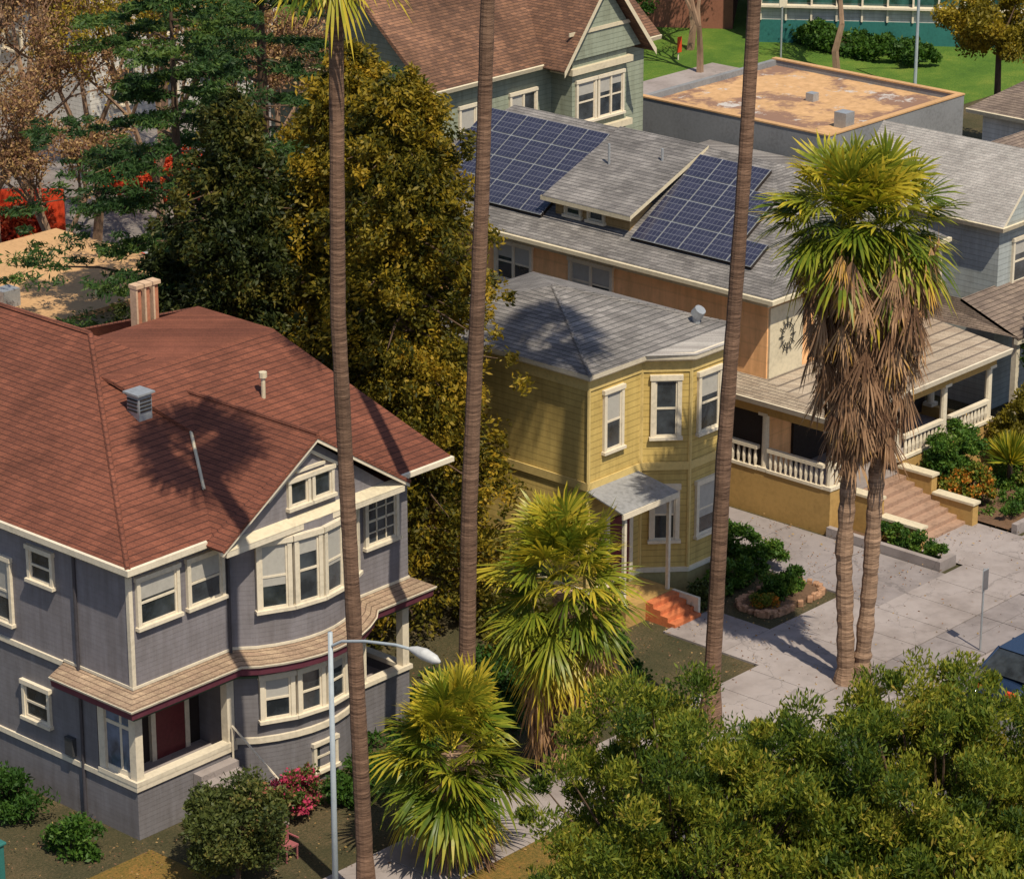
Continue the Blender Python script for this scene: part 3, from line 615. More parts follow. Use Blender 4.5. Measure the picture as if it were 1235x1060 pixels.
# ------------------------------------------------------------------ peach house
def peach_house():
    h = House('peach_house_with_solar_panels')
    X0, X1, Y0, Y1 = 74.5, 83.0, 57.0, 74.
    h.p('walls', M_peach).sweep([(X0, Y1), (X0, Y0), (X1, Y0), (X1, Y1)], [(0, 1.2), (0, 7.2)])
    G = h.p('golden_base', M_gold); G.sweep([(X0, Y1), (X0 - .0, Y0)], [(0.03, 0), (.03, 1.25), (0, 1.25)])
    W = h.p('cream_trim', M_cream); W.sweep([(X0, Y1), (X0, Y0), (X1, Y0), (X1, Y1)], [(0, 6.85), (.04, 6.85), (.04, 7.15), (0, 7.15)])
    ul, uf = (0, -1), (1, 0)
    h.window((X0, 65.1), ul, 0, 1.7, 5.5, 6.75, 2, .1, 'blind'); h.window((X0, 68.4), ul, 0, 1.5, 5.5, 6.75, 2, .1, 'blind')
    h.window((X0, 72), ul, 0, 1.2, 5.3, 6.6, 1); h.window((X0, 68.4), ul, 0, 1.5, 2.2, 3.8, 2)
    h.p('vent_grille', M_cream).box(X0 - .06, X0 - .03, 57.6, 58.0, .5, .9)
    h.p('cream_trim', M_cream).box(X0 + .05, X0 + 1.75, Y0 - .08, Y0, 4.5, 6.8)
    I = h.p('iron_sunburst', m_plain('black_iron', (.02, .02, .02), .5))
    for i in range(12):
        a = i * math.pi / 6; I.tube((X0 + .9 + .18 * math.cos(a), Y0 - .12, 5.75 + .25 * math.sin(a)), (X0 + .9 + .42 * math.cos(a), Y0 - .12, 5.75 + .6 * math.sin(a)), .02, .02, 4)
    for i in range(16):
        a = i * math.pi / 8; b = a + math.pi / 8; I.tube((X0 + .9 + .3 * math.cos(a), Y0 - .13, 5.75 + .42 * math.sin(a)), (X0 + .9 + .3 * math.cos(b), Y0 - .13, 5.75 + .42 * math.sin(b)), .018, .018, 4)
    h.window((0, Y0), uf, 77, 79, 5, 6.6, 2); h.window((0, Y0), uf, 80.3, 81.5, 5, 6.6, 1)
    e0, e1, ey, rz, ez = 74.05, 83.45, 56.5, 10.1, 7.3; rx = 78.75; sl = (rz - ez) / (rx - e0)
    Rf = h.p('roof', M_grsh); c1, c2, c3, c4 = (e0, ey, ez), (e1, ey, ez), (e1, Y1 + .5, ez), (e0, Y1 + .5, ez); a1 = (rx, 60.2, rz); a2 = (rx, 71.5, rz)
    Rf.poly([c1, c2, a1]); Rf.poly([c2, c3, a2, a1]); Rf.poly([c1, a1, a2, c4]); Rf.poly([c3, c4, a2])
    h.p('gutter', M_cream).sweep([(e0, Y1 + .5), (e0, ey), (e1, ey), (e1, Y1)], [(-.42, 7.12), (0, 7.12), (.1, 7.14), (.1, 7.27), (.02, 7.29)])
    h.p('soffit', M_cream).poly([(e0, ey, 7.13), (e1, ey, 7.13), (e1, Y1, 7.13), (e0, Y1, 7.13)])
    rp = lambda x, y, o=0: (x - o * .5, y, ez + (x - e0) * sl + o)
    dy0, dy1, dx = 63.05, 66.55, 75.15; zb = ez + (dx - e0) * sl; zt = 8.65
    D = h.p('dormer_walls', m_siding('dormer_siding', (.42, .28, .13), .2)); D.box(dx, dx + 3.2, dy0 + .15, dy1 - .15, zb - .2, zt)
    DR = h.p('dormer_roof', M_grsh); DR.poly([(dx - .35, dy0 - .15, zt - .08), (rx, dy0 - .15, rz + .06), (rx, dy1 + .15, rz + .06), (dx - .35, dy1 + .15, zt - .08)])
    h.p('gutter', M_cream).sweep([(rx - .1, dy1 + .15), (dx - .35, dy1 + .15), (dx - .35, dy0 - .15), (dx - .34, dy0 - .15)], [(-.0, zt - .22), (.04, zt - .22), (.04, zt - .08)])
    i = h.p('gutter', M_cream); i.poly([(dx - .36, dy0 - .17, zt - .2), (rx, dy0 - .17, rz - .08), (rx, dy0 - .17, rz + .07), (dx - .36, dy0 - .17, zt - .06)])
    for y in (65.9, 64.9): h.window((dx, y), ul, 0, .6, zb + .08, zt - .25, 1, .07, 'blind', False)
    S = MB(); uvs = []; Fr = h.p('solar_frames', M_metal); back = h.p('solar_edge', M_dark)
    def panel(ya, yb, xa, xb):
        g = .022; S.poly([rp(xa + g, ya + g, .14), rp(xa + g, yb - g, .14), rp(xb - g, yb - g, .14), rp(xb - g, ya + g, .14)])
        uvs.append([(0, 0), (1.5, 0), (1.5, 1), (0, 1)])
        Fr.poly([rp(xa, ya, .12), rp(xa, yb, .12), rp(xb, yb, .12), rp(xb, ya, .12)])
        back.poly([rp(xa, ya, .119), rp(xa, yb, .119), rp(xa, yb, .02), rp(xa, ya, .02)]); back.poly([rp(xa, ya, .119), rp(xb, ya, .119), rp(xb, ya, .02), rp(xa, ya, .02)])
    xs = [74.85 + i * .87 for i in range(5)]
    for r in range(4):
        for c in range(6):
            ya = 66.75 + c * .92; panel(ya, ya + .92, xs[r], xs[r + 1])
        for c in range(5):
            yb = 62.85 - c * .98
            if yb - .98 > 56.55 + (xs[r + 1] - 74.05) * .64: panel(yb - .98, yb, xs[r], xs[r + 1])
    S.done('solar_panels', M_solar, h.e, uv=uvs)
    py0, px0, px1 = 54.2, 74.3, 83.2; s0, s1 = 75.35, 77.9
    G.sweep([(px0, 59.3), (px0, py0), (s0 - .2, py0)], [(0, 0), (0, 1.5), (-.2, 1.5), (-.2, 1.1)])
    G.sweep([(s1 + .2, py0), (px1, py0), (px1, 57)], [(0, 0), (0, 1.5), (-.2, 1.5), (-.2, 1.1)])
    h.p('porch_floor', M_conc).box(px0 + .02, px1 - .02, py0 + .02, 59.28, 1.0, 1.12)
    h.p('porch_shade_panel', M_dark).box(px0 + 1.6, px1 - .05, 56.9, 56.99, 1.2, 4); h.p('porch_shade_panel', M_dark).box(px0 + .15, px0 + .2, 57, 59.2, 1.2, 4)  # dark panels over the porch walls, porch shade put into their colour
    W2 = h.p('white_porch_trim', M_white)
    W2.sweep([(px0, 59.4), (px0, py0), (px1, py0), (px1, 57)], [(-.1, 3.78), (.35, 3.8), (.4, 3.98), (.3, 4.0)])
    h.p('gold_frieze', M_gold).sweep([(px0, 59.4), (px0, py0), (px1, py0), (px1, 57)], [(.02, 3.4), (.02, 3.8), (-.25, 3.8), (-.25, 3.4), (.02, 3.4)])
    PR = h.p('porch_roof', M_porchroof); PR.poly([(px0 - .35, py0 - .35, 4.0), (px1 + .35, py0 - .35, 4.0), (px1, 57, 4.5), (px0 + .2, 57, 4.5)]); PR.poly([(px0 - .35, py0 - .35, 4.), (px0 + .2, 57, 4.5), (px0 + .2, 59.4, 4.5), (px0 - .35, 59.5, 4.)])
    for cx, cy in ((px0 + .15, 59.1), (px0 + .15, 56.9), (px0 + .15, py0 + .15), (75.25, py0 + .15), (78.0, py0 + .15), (80.5, py0 + .15), (px1 - .15, py0 + .15), (px1 - .15, 56.6)):
        W2.tube((cx, cy, 1.5), (cx, cy, 3.45), .13, .11, 10); W2.box(cx - .18, cx + .18, cy - .18, cy + .18, 3.35, 3.45); W2.box(cx - .18, cx + .18, cy - .18, cy + .18, 1.5, 1.62)
    def balus(x0, y0, x1, y1):
        L = math.hypot(x1 - x0, y1 - y0); n = int(L / .2); u = ((x1 - x0) / L, (y1 - y0) / L)
        W2.obox((x0, y0), u, 0, L, -.09, .09, 2.18, 2.3); W2.obox((x0, y0), u, 0, L, -.09, .09, 1.5, 1.6)
        for i in range(n):
            a = (i + .5) * L / n; x, y = x0 + u[0] * a, y0 + u[1] * a
            W2.tube((x, y, 1.6), (x, y, 1.85), .035, .07, 6, False); W2.tube((x, y, 1.85), (x, y, 2.18), .07, .03, 6, False)
    balus(px0 + .05, 58.9, px0 + .05, 57.1); balus(px0 + .05, 56.7, px0 + .05, py0 + .3); balus(78.2, py0 + .05, 80.3, py0 + .05); balus(80.7, py0 + .05, 82.9, py0 + .05); balus(74.5, py0 + .05, 75.1, py0 + .05)
    T = h.p('front_steps', m_plain('step_stone', (.33, .21, .15), .9, .3))
    for i in range(8): T.box(s0, s1, py0 - (i + 1) * .33, py0 - i * .33, 0, 1.1 - i * .135)
    for x in (s0 - .3, s1):
        G.box(x, x + .3, py0 - 1.3, py0, 0, 1.3); G.box(x, x + .3, py0 - 2.9, py0 - 1.3, 0, .75)
        W.box(x - .05, x + .35, py0 - 1.35, py0 + .0, 1.3, 1.38); W.box(x - .05, x + .35, py0 - 2.95, py0 - 1.36, .75, .83)
    for x, y in ((77.6, 63.9), (76.9, 65.6)): h.p('roof_vents', M_metal).tube((x, y, 9), (x, y, 10.1), .04, .04, 6)
    h.finish({'roof': .1, 'dormer_roof': .08})
peach_house()

# ------------------------------------------------------------------ generic gabled house
def gable_house(name, x0, x1, y0, y1, ez, rz, wall, roof, axis='Y', ov=.45, wins=(), hip=0):
    h = House(name); h.p('walls', wall).sweep([(x0, y1), (x0, y0), (x1, y0), (x1, y1), (x0, y1)], [(0, 0), (0, ez)])
    Rf = h.p('roof', roof); a, b, c, d = x0 - ov, x1 + ov, y0 - ov, y1 + ov
    if axis == 'Y':
        m = (x0 + x1) / 2; p, q = (m, c + hip, rz), (m, d - hip, rz)
        Rf.poly([(a, c, ez), p, q, (a, d, ez)]); Rf.poly([(b, c, ez), (b, d, ez), q, p])
        if hip: Rf.poly([(a, c, ez), (b, c, ez), p])
        else: h.p('walls', wall).poly([(x0, y0, ez), (x1, y0, ez), (m, y0, rz - .25)])
        if not hip:
            W = h.p('rake_trim', M_white); W.poly([(a, c - .01, ez - .15), (m, c - .01, rz - .15), (m, c - .01, rz + .02), (a, c - .01, ez + .02)]); W.poly([(m, c - .01, rz - .15), (b, c - .01, ez - .15), (b, c - .01, ez + .02), (m, c - .01, rz + .02)])
    else:
        m = (y0 + y1) / 2; p, q = (a + hip, m, rz), (b - hip, m, rz)
        Rf.poly([(a, c, ez), (b, c, ez), q, p]); Rf.poly([(a, d, ez), p, q, (b, d, ez)])
        if hip: Rf.poly([(a, c, ez), p, (a, d, ez)])
        else: h.p('walls', wall).poly([(x0, y0, ez), (x0, y1, ez), (x0, m, rz - .25)])
    h.p('gutter', M_cream).sweep([(a, d), (a, c), (b, c)], [(-ov, ez - .2), (0, ez - .18), (.05, ez - .02), (0, ez + .01)])
    for o, u, w0, w1, z0, z1, mu in wins: h.window(o, u, w0, w1, z0, z1, mu)
    return h
h = gable_house('sage_green_house', 84.6, 97.3, 81.2, 90, 8.0, 12.2, M_green, M_brnsh, 'X', .5,
    [((0, 81.2), (1, 0), 86.3, 87.1, 5.0, 6.9, 1), ((0, 81.2), (1, 0), 89.2, 90.6, 5.2, 6.9, 2), ((0, 81.2), (1, 0), 95.2, 96.1, 2, 3.8, 1)], hip=0)
h.p('walls', M_green).box(91.6, 94.9, 80.1, 81.2, 0, 8.1)
h.window((0, 80.1), (1, 0), 91.9, 92.9, 5.5, 7.1, 1); h.window((0, 80.1), (1, 0), 93.2, 94.6, 5.5, 7.1, 2)
h.p('bay_trim', M_cream).box(91.4, 95.1, 79.9, 81.1, 4.9, 5.15); h.p('bay_trim', M_cream).box(91.4, 95.1, 79.9, 81.1, 7.5, 7.75)
h.p('walls', M_green).poly([(90.9, 79.95, 8.1), (95.6, 79.95, 8.1), (93.25, 79.95, 11.1)])
h.p('gable_roof', M_brnsh).poly([(90.5, 79.5, 7.9), (93.25, 79.5, 11.4), (93.25, 85, 11.4), (90.5, 85, 7.9)]); h.p('gable_roof', M_brnsh).poly([(93.25, 79.5, 11.4), (96., 79.5, 7.9), (96., 85, 7.9), (93.25, 85, 11.4)])
tr = h.p('rake_trim', M_cream)
tr.poly([(90.45, 79.48, 7.65), (93.25, 79.48, 11.15), (93.25, 79.48, 11.42), (90.45, 79.48, 7.92)]); tr.poly([(93.25, 79.48, 11.15), (96.05, 79.48, 7.65), (96.05, 79.48, 7.92), (93.25, 79.48, 11.42)]); tr.box(91.2, 95.3, 79.9, 79.94, 9.1, 9.25)
h.finish({'roof': .15, 'gable_roof': .12})
h = gable_house('bluegray_house', 87.6, 91.4, 57.2, 63.2, 6.7, 8.9, M_blue, M_ltsh, 'Y', .35, [((87.6, 60.5), (0, -1), 0, .9, 4.2, 5.7, 1), ((0, 57.2), (1, 0), 88.5, 89.4, 4.4, 5.9, 1)], hip=0); h.finish({'roof': .1})
h = gable_house('gray_house_with_porch', 91.6, 99, 57.9, 64, 5.7, 8.0, M_blue, M_grshd, 'X', .4,
    [((91.6, 61.5), (0, -1), 0, .9, 3.2, 4.8, 1), ((0, 57.9), (1, 0), 92.8, 93.8, 3.2, 4.8, 1)])
h.p('porch_roof', M_grshd).poly([(85.6, 54.9, 3.6), (96, 54.9, 3.6), (96, 57.3, 4.5), (85.6, 57.3, 4.5)]); h.p('porch_roof', M_grshd).poly([(85.6, 54.9, 3.6), (85.6, 57.3, 4.5), (85.6, 60, 4.5), (85.2, 60, 3.6)])
for x in (85.8, 88.5, 91.5): h.p('porch_columns', M_white).box(x, x + .2, 55.1, 55.3, 0, 3.5)
h.p('porch_beam', M_white).box(85.6, 96, 54.95, 55.1, 3.35, 3.55); h.finish({'roof': .1, 'porch_roof': .1})
h = gable_house('pale_house', 105.2, 112, 62, 69.8, 5.4, 7.8, M_ltwall, M_grshd, 'Y', .5, [((105.2, 67.5), (0, -1), 0, .9, 3.4, 4.9, 1), ((105.2, 65), (0, -1), 0, .9, 3.4, 4.9, 1)], hip=3.5); h.finish({'roof': .1})
h = House('flat_roofed_building'); h.p('walls', M_graywall).sweep([(101, 84.6), (101, 74.4), (110.6, 74.4), (110.6, 84.6), (101, 84.6)], [(0, 0), (0, 4.2), (-.25, 4.2), (-.25, 3.9)])
h.p('flat_roof', M_tan).poly([(101.2, 74.6, 3.95), (110.4, 74.6, 3.95), (110.4, 84.4, 3.95), (101.2, 84.4, 3.95)])
h.p('parapet_cap', M_tanp).sweep([(101, 84.6), (101, 74.4), (110.6, 74.4), (110.6, 84.6)], [(.03, 4.2), (.03, 4.26), (-.28, 4.26), (-.28, 4.2)])
h.p('roof_unit', M_metal).box(103.2, 103.8, 75.2, 75.8, 3.95, 4.6); h.p('roof_unit', M_metal).box(106, 106.4, 79, 79.4, 3.95, 4.3); h.finish()
h = House('gray_shed'); h.p('walls', M_graywall).box(93, 100.4, 74, 80, 0, 3.0); h.p('walls', M_graywall).box(93, 100.4, 66, 73.8, 0, 2.6); h.p('roof', M_grsh).box(92.8, 100.5, 73.85, 80.2, 3.0, 3.15); h.p('roof', M_ltsh).box(92.9, 100.5, 65.8, 73.8, 2.6, 2.75); h.finish()
h = House('teal_office_building'); o = (127.2, 98.4); u = Vector((6.1, -8.4)).normalized(); u = (u.x, u.y)
h.p('walls', M_graywall).obox(o, u, 0, 26, -14, -.5, 0, 9); h.p('teal_band', M_teal).obox(o, u, 0, 26, -.5, -.1, 0, 1.2); h.p('white_panels', M_ltwall).obox(o, u, 0, 26, -.5, -.15, 1.2, 1.9)
h.p('glass_front', m_glass('teal_glass', (.02, .07, .07))).obox(o, u, 0, 26, -.5, -.3, 1.9, 3.4); h.p('teal_band', M_teal).obox(o, u, 0, 26, -.5, -.1, 3.4, 4.5); h.p('teal_band', M_teal).obox(o, u, 0, 26, -.5, -.12, 6.0, 8.4); h.p('glass_front', M_glass).obox(o, u, 0, 26, -.5, -.3, 4.5, 6.)
for i in range(20): h.p('white_mullions', M_white).obox(o, u, i * 1.3, i * 1.3 + .1, -.3, 0, 1.2, 8)
h.p('white_mullions', M_white).obox(o, u, -.2, 26.2, -.3, .2, 1.9, 2.0); h.finish()
h = House('brick_building'); h.p('walls', M_rbrick).obox(o, u, -11, -1.5, -14, -3, 0, 9); h.p('roof_edge', M_cream).obox(o, u, -11.2, -1.3, -14.2, -2.8, 9, 9.3); h.window((o[0] - .81 * -3 , o[1] - .58 * -3), u, -8, -6.5, 2, 4); h.finish()
h = House('tan_roofed_building'); h.p('walls', M_cream).box(58, 69.2, 77, 85, 0, 4.8); h.p('roof', M_tanp).box(57.8, 69.4, 76.8, 85.2, 4.8, 5.0); h.p('lower_roof', m_plain('white_membrane', (.6, .56, .5), .8)).box(58, 66, 73.6, 76.7, 0, 4.2)
h.p('roof_vents', M_metal).box(62, 62.7, 79, 79.6, 5, 5.6); h.finish()
h = gable_house('white_house', 92, 104, 110, 118, 6, 9, M_ltwall, M_ltsh, 'X', .4, [((92, 116), (0, -1), 0, 1.2, 3, 5, 1), ((92, 113.5), (0, -1), 0, 1.2, 3, 5, 1)] + [((0, 110), (1, 0), 93.5 + i * 2.6, 94.7 + i * 2.6, z, z + 1.7, 1) for i in range(4) for z in (.9, 3.8)]); h.finish()
h = gable_house('cream_house', 84, 91, 117, 127, 5, 8, M_cream, M_grshd, 'Y', .4, [((0, 117), (1, 0), 85.5, 86.7, 2.5, 4.3, 1), ((0, 117), (1, 0), 88.2, 89.4, 2.5, 4.3, 1), ((84, 123), (0, -1), 0, 1.2, 2.5, 4.3, 1)]); h.finish()
m = MB(); m.obox((76.8, 101.5), (.673, -.74), 0, 5, -.1, .1, 0, 1.9); m.obox((77.6, 100.2), (.673, -.74), 0, 3, -.1, .1, 0, 1.2); m.done('red_fence', M_red)
m = MB(); m.obox((85.4, 101.8), (.673, -.74), 0, 5.5, -.1, .1, 0, 1.5); m.done('red_fence', M_red)

# ------------------------------------------------------------------ trees
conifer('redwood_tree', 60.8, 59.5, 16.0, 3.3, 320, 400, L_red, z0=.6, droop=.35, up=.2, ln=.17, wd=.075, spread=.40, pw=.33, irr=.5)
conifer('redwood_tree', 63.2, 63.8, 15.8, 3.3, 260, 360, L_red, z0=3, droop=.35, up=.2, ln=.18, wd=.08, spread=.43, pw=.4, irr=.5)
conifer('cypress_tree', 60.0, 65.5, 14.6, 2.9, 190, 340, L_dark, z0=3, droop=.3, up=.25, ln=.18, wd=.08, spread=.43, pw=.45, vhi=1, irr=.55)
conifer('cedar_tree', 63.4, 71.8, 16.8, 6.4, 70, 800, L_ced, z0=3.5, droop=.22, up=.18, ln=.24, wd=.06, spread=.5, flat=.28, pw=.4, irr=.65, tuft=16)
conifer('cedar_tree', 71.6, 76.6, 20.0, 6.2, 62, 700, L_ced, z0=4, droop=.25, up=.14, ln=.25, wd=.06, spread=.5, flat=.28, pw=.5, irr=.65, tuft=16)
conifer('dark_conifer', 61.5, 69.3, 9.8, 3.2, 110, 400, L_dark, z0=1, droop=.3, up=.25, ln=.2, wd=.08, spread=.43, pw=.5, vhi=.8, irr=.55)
for i, (x, y, hh, mt) in enumerate(((73.9, 94.2, 14, None), (80.3, 96, 15, None), (79.4, 91.1, 14, L_yel), (83.5, 104.4, 16, None), (88.1, 96.4, 15, None), (80.6, 86.8, 13, None), (76.5, 98.5, 15, None), (90.5, 103, 15, L_yel), (72.3, 88.6, 10, None))):
    bare_tree('bare_tree', x, y, hh, .62, 3 + i * 4, 10000, mt)
bare_tree('park_tree', 120, 96.5, 9, .6, 21, 800, r0=.2)
bare_tree('park_tree', 124, 91, 10, .6, 22, 900, L_yel)
bare_tree('park_tree', 123.5, 100, 10, .6, 27, 900)
broadleaf('yellow_green_tree', 115.5, 76.0, 6.4, 2.6, 2.6, 1.7, 80, .6, 240, L_yel, .2, .1)
broadleaf('round_green_tree', 121.5, 103.5, 2.0, 2.2, 2.2, 1.9, 40, .7, 200, L_shrub, .22, .12, vhi=.7)
broadleaf('office_hedge', 128.5, 92.8, .6, 1.2, 5., .5, 60, .5, 200, L_shrub, .22, .12, vhi=.7, trunk=.05)
broadleaf('red_flowering_hedge', 76.6, 97.4, 1.0, 2, 2, .9, 60, .6, 160, L_redh, .2, .12, trunk=.05)
broadleaf('red_flowering_hedge', 86.5, 98.6, 1.0, 2.4, 2, .9, 50, .6, 160, L_redh, .2, .12, trunk=.05)
broadleaf('distant_trees', 110, 145, 5, 45, 6, 5, 260, 2.5, 200, L_bud, .6, .3)

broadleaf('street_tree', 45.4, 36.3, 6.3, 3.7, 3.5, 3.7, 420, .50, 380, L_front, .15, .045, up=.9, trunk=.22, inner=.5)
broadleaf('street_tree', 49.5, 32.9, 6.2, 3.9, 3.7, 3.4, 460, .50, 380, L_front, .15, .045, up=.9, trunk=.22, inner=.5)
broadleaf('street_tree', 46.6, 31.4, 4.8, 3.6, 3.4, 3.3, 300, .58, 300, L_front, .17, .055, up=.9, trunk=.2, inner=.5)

# ------------------------------------------------------------------ palms
e = empty('tall_fan_palm'); palm_trunk(e, [(47.35, 47.75, 0), (47.25, 47.95, 8), (47.1, 48.1, 15), (47.2, 48.05, 23.2)], .21, .16, M_palm)
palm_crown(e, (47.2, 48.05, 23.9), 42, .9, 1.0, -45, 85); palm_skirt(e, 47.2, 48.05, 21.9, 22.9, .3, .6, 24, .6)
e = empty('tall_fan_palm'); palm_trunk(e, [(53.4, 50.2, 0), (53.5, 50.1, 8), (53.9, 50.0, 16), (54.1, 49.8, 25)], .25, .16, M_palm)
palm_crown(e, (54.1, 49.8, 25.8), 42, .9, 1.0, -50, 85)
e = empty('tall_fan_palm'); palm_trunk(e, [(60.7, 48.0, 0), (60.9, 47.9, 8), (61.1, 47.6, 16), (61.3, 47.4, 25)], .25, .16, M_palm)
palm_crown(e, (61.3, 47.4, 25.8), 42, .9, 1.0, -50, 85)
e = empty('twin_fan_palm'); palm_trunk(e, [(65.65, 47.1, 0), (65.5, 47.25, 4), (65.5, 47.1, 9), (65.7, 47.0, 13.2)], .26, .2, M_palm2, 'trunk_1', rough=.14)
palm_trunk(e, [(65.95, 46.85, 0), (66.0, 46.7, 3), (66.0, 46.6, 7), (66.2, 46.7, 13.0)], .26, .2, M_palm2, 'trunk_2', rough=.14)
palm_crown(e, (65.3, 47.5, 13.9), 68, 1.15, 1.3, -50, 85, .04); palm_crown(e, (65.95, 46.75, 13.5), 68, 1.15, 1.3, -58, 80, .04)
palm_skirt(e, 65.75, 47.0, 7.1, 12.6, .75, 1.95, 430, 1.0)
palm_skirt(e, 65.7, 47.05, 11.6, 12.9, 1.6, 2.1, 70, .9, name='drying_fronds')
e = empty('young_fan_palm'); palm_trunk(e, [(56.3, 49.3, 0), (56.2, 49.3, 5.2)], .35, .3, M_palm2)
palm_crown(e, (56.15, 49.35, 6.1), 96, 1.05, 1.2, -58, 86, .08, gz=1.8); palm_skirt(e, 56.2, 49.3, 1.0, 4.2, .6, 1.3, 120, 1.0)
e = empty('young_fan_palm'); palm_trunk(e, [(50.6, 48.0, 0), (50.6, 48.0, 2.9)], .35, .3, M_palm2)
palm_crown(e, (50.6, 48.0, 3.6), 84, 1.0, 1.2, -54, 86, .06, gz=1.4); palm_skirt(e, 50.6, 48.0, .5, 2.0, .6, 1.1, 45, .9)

# ------------------------------------------------------------------ shrubs
broadleaf('flowering_bush', 46.4, 51.3, 1.45, 1.35, 1.2, 1.15, 80, .4, 320, L_rose, .12, .06, trunk=.08)
broadleaf('magenta_rose_bush', 49.6, 52.6, .8, .7, .5, .6, 30, .25, 140, L_mag, .10, .07, trunk=.04)
broadleaf('magenta_rose_bush', 48.1, 52.0, 1.1, .4, .4, .6, 20, .22, 140, L_mag, .10, .07, trunk=.04)
broadleaf('foundation_shrub', 44.6, 55.3, .4, .6, .8, .5, 20, .3, 140, L_shrub, .14, .07, trunk=.04, vhi=.8)
broadleaf('foundation_shrub', 44.9, 58.6, .5, .6, 2.0, .6, 30, .4, 140, L_shrub, .14, .07, trunk=.04, vhi=.5)
broadleaf('foundation_shrub', 51.9, 52.3, .5, 2.0, .7, .5, 40, .35, 140, L_shrub, .14, .07, trunk=.04, vhi=.6)
broadleaf('ivy_ground_plants', 58.5, 53.4, .15, 5.5, 2.6, .3, 260, .35, 110, L_shrub, .13, .08, trunk=.02, vhi=.5, inner=.05)
broadleaf('ivy_ground_plants', 62.0, 55.5, .3, 2.0, 3.0, .5, 120, .35, 110, L_red, .13, .08, trunk=.02, vhi=.6, inner=.05)
broadleaf('driveway_hedge', 70.85, 55.0, .6, .4, 1.7, .6, 50, .3, 200, L_shrub, .12, .06, trunk=.04)
broadleaf('garden_shrub', 69.0, 53.9, .4, 1.6, .4, .45, 50, .25, 180, L_shrub, .12, .06, trunk=.03)
broadleaf('garden_shrub', 67.4, 53.6, .35, .6, .35, .35, 25, .25, 160, L_rose, .12, .06, trunk=.03)
e = empty('planter_island'); m = MB(); m.box(67.9, 70.6, 51.5, 52.9, 0, .12); m.done('soil', M_soil, e)
m = MB()
for i in range(60):
    t = i / 60 * 6.283; ct, st = math.cos(t), math.sin(t)
    x = 69.25 + 1.42 * math.copysign(abs(ct) ** .5, ct); y = 52.2 + .75 * math.copysign(abs(st) ** .5, st)
    a = rnd.uniform(0, 3); s = rnd.uniform(.07, .12); m.obox((x, y), (math.cos(a), math.sin(a)), -s, s, -s * .8, s * .8, 0, rnd.uniform(.14, .25))
m.done('stone_border', M_brickr, e, bev=.03)
P, D, V, C = clumps(69.5, 52.3, .4, .9, .42, .35, 34, .24, 180, .6); leaf_obj('plants', P, D, .12, .055, V, L_shrub, e)
P, D, V, C = clumps(68.5, 52.1, .25, .5, .4, .2, 16, .18, 120, .6); leaf_obj('flowers', P, D, .09, .05, V, L_orange, e)
gd = MB(); gd.box(74.15, 74.35, 49.9, 54.2, 0, .35); gd.box(74.35, 75.0, 49.9, 50.08, 0, .35); gd.box(78.3, 92, 49.9, 50.1, 0, .35); gd.done('garden_wall', M_conc)
sheet('garden_bed', 74.35, 75.0, 50.08, 54.2, .12, M_soil); sheet('garden_bed', 78.3, 92, 50.1, 54.2, .12, M_soil)
sheet('front_walk', 75.05, 78.25, 49.6, 51.6, .06, M_conc)
broadleaf('garden_hedge', 74.75, 51.4, .5, .25, 1.3, .35, 30, .22, 180, L_shrub, .11, .05, trunk=.03)
broadleaf('garden_hedge', 82.0, 50.7, .5, 3.2, .35, .3, 70, .25, 180, L_shrub, .11, .05, trunk=.03)
broadleaf('orange_flower_bed', 79.3, 52.6, .7, .9, 1.0, .5, 50, .25, 180, L_orange, .12, .07, trunk=.02)
broadleaf('garden_bush', 79.8, 53.4, 1.3, 1.3, .6, 1.1, 60, .35, 220, L_shrub, .13, .06, trunk=.05)
broadleaf('garden_bush', 83.6, 53.0, 1.5, 1.2, 1.0, 1.3, 60, .35, 220, L_yel, .14, .07, trunk=.05, vhi=.5)
broadleaf('garden_bush', 86.2, 52.6, 1.1, 1.6, 1.0, 1.0, 60, .35, 220, L_shrub, .13, .06, trunk=.05)
broadleaf('small_garden_tree', 87.0, 53.9, 3.4, 1.2, 1.2, 2.1, 60, .4, 240, L_shrub, .16, .08, trunk=.08, vhi=.7)
broadleaf('orange_flower_bed', 84, 51.8, .5, 2.5, .5, .35, 50, .25, 160, L_orange, .12, .07, trunk=.02)
broadleaf('ground_cover_plants', 83, 52.2, .2, 4.5, 1.7, .3, 120, .3, 110, L_shrub, .12, .06, trunk=.02, inner=.1)
for (yx, yy, yz, yn) in ((81.6, 52.4, .9, 260), (85.3, 53.2, 1.2, 200)):
    e = empty('spiky_yucca_plant'); n = yn; az = R.uniform(0, 6.28, n); el = R.uniform(.2, 1.45, n)
    D = np.stack([np.cos(az) * np.cos(el), np.sin(az) * np.cos(el), np.sin(el)], 1); leaf_obj('leaves', np.array([yx, yy, yz]) + D * .55, D, 1.15, .07, R.uniform(.3, 1, n), L_palm, e)
    t = MB(); t.tube((yx, yy, 0), (yx, yy, yz + .1), .1, .08); t.done('stem', M_bark, e)

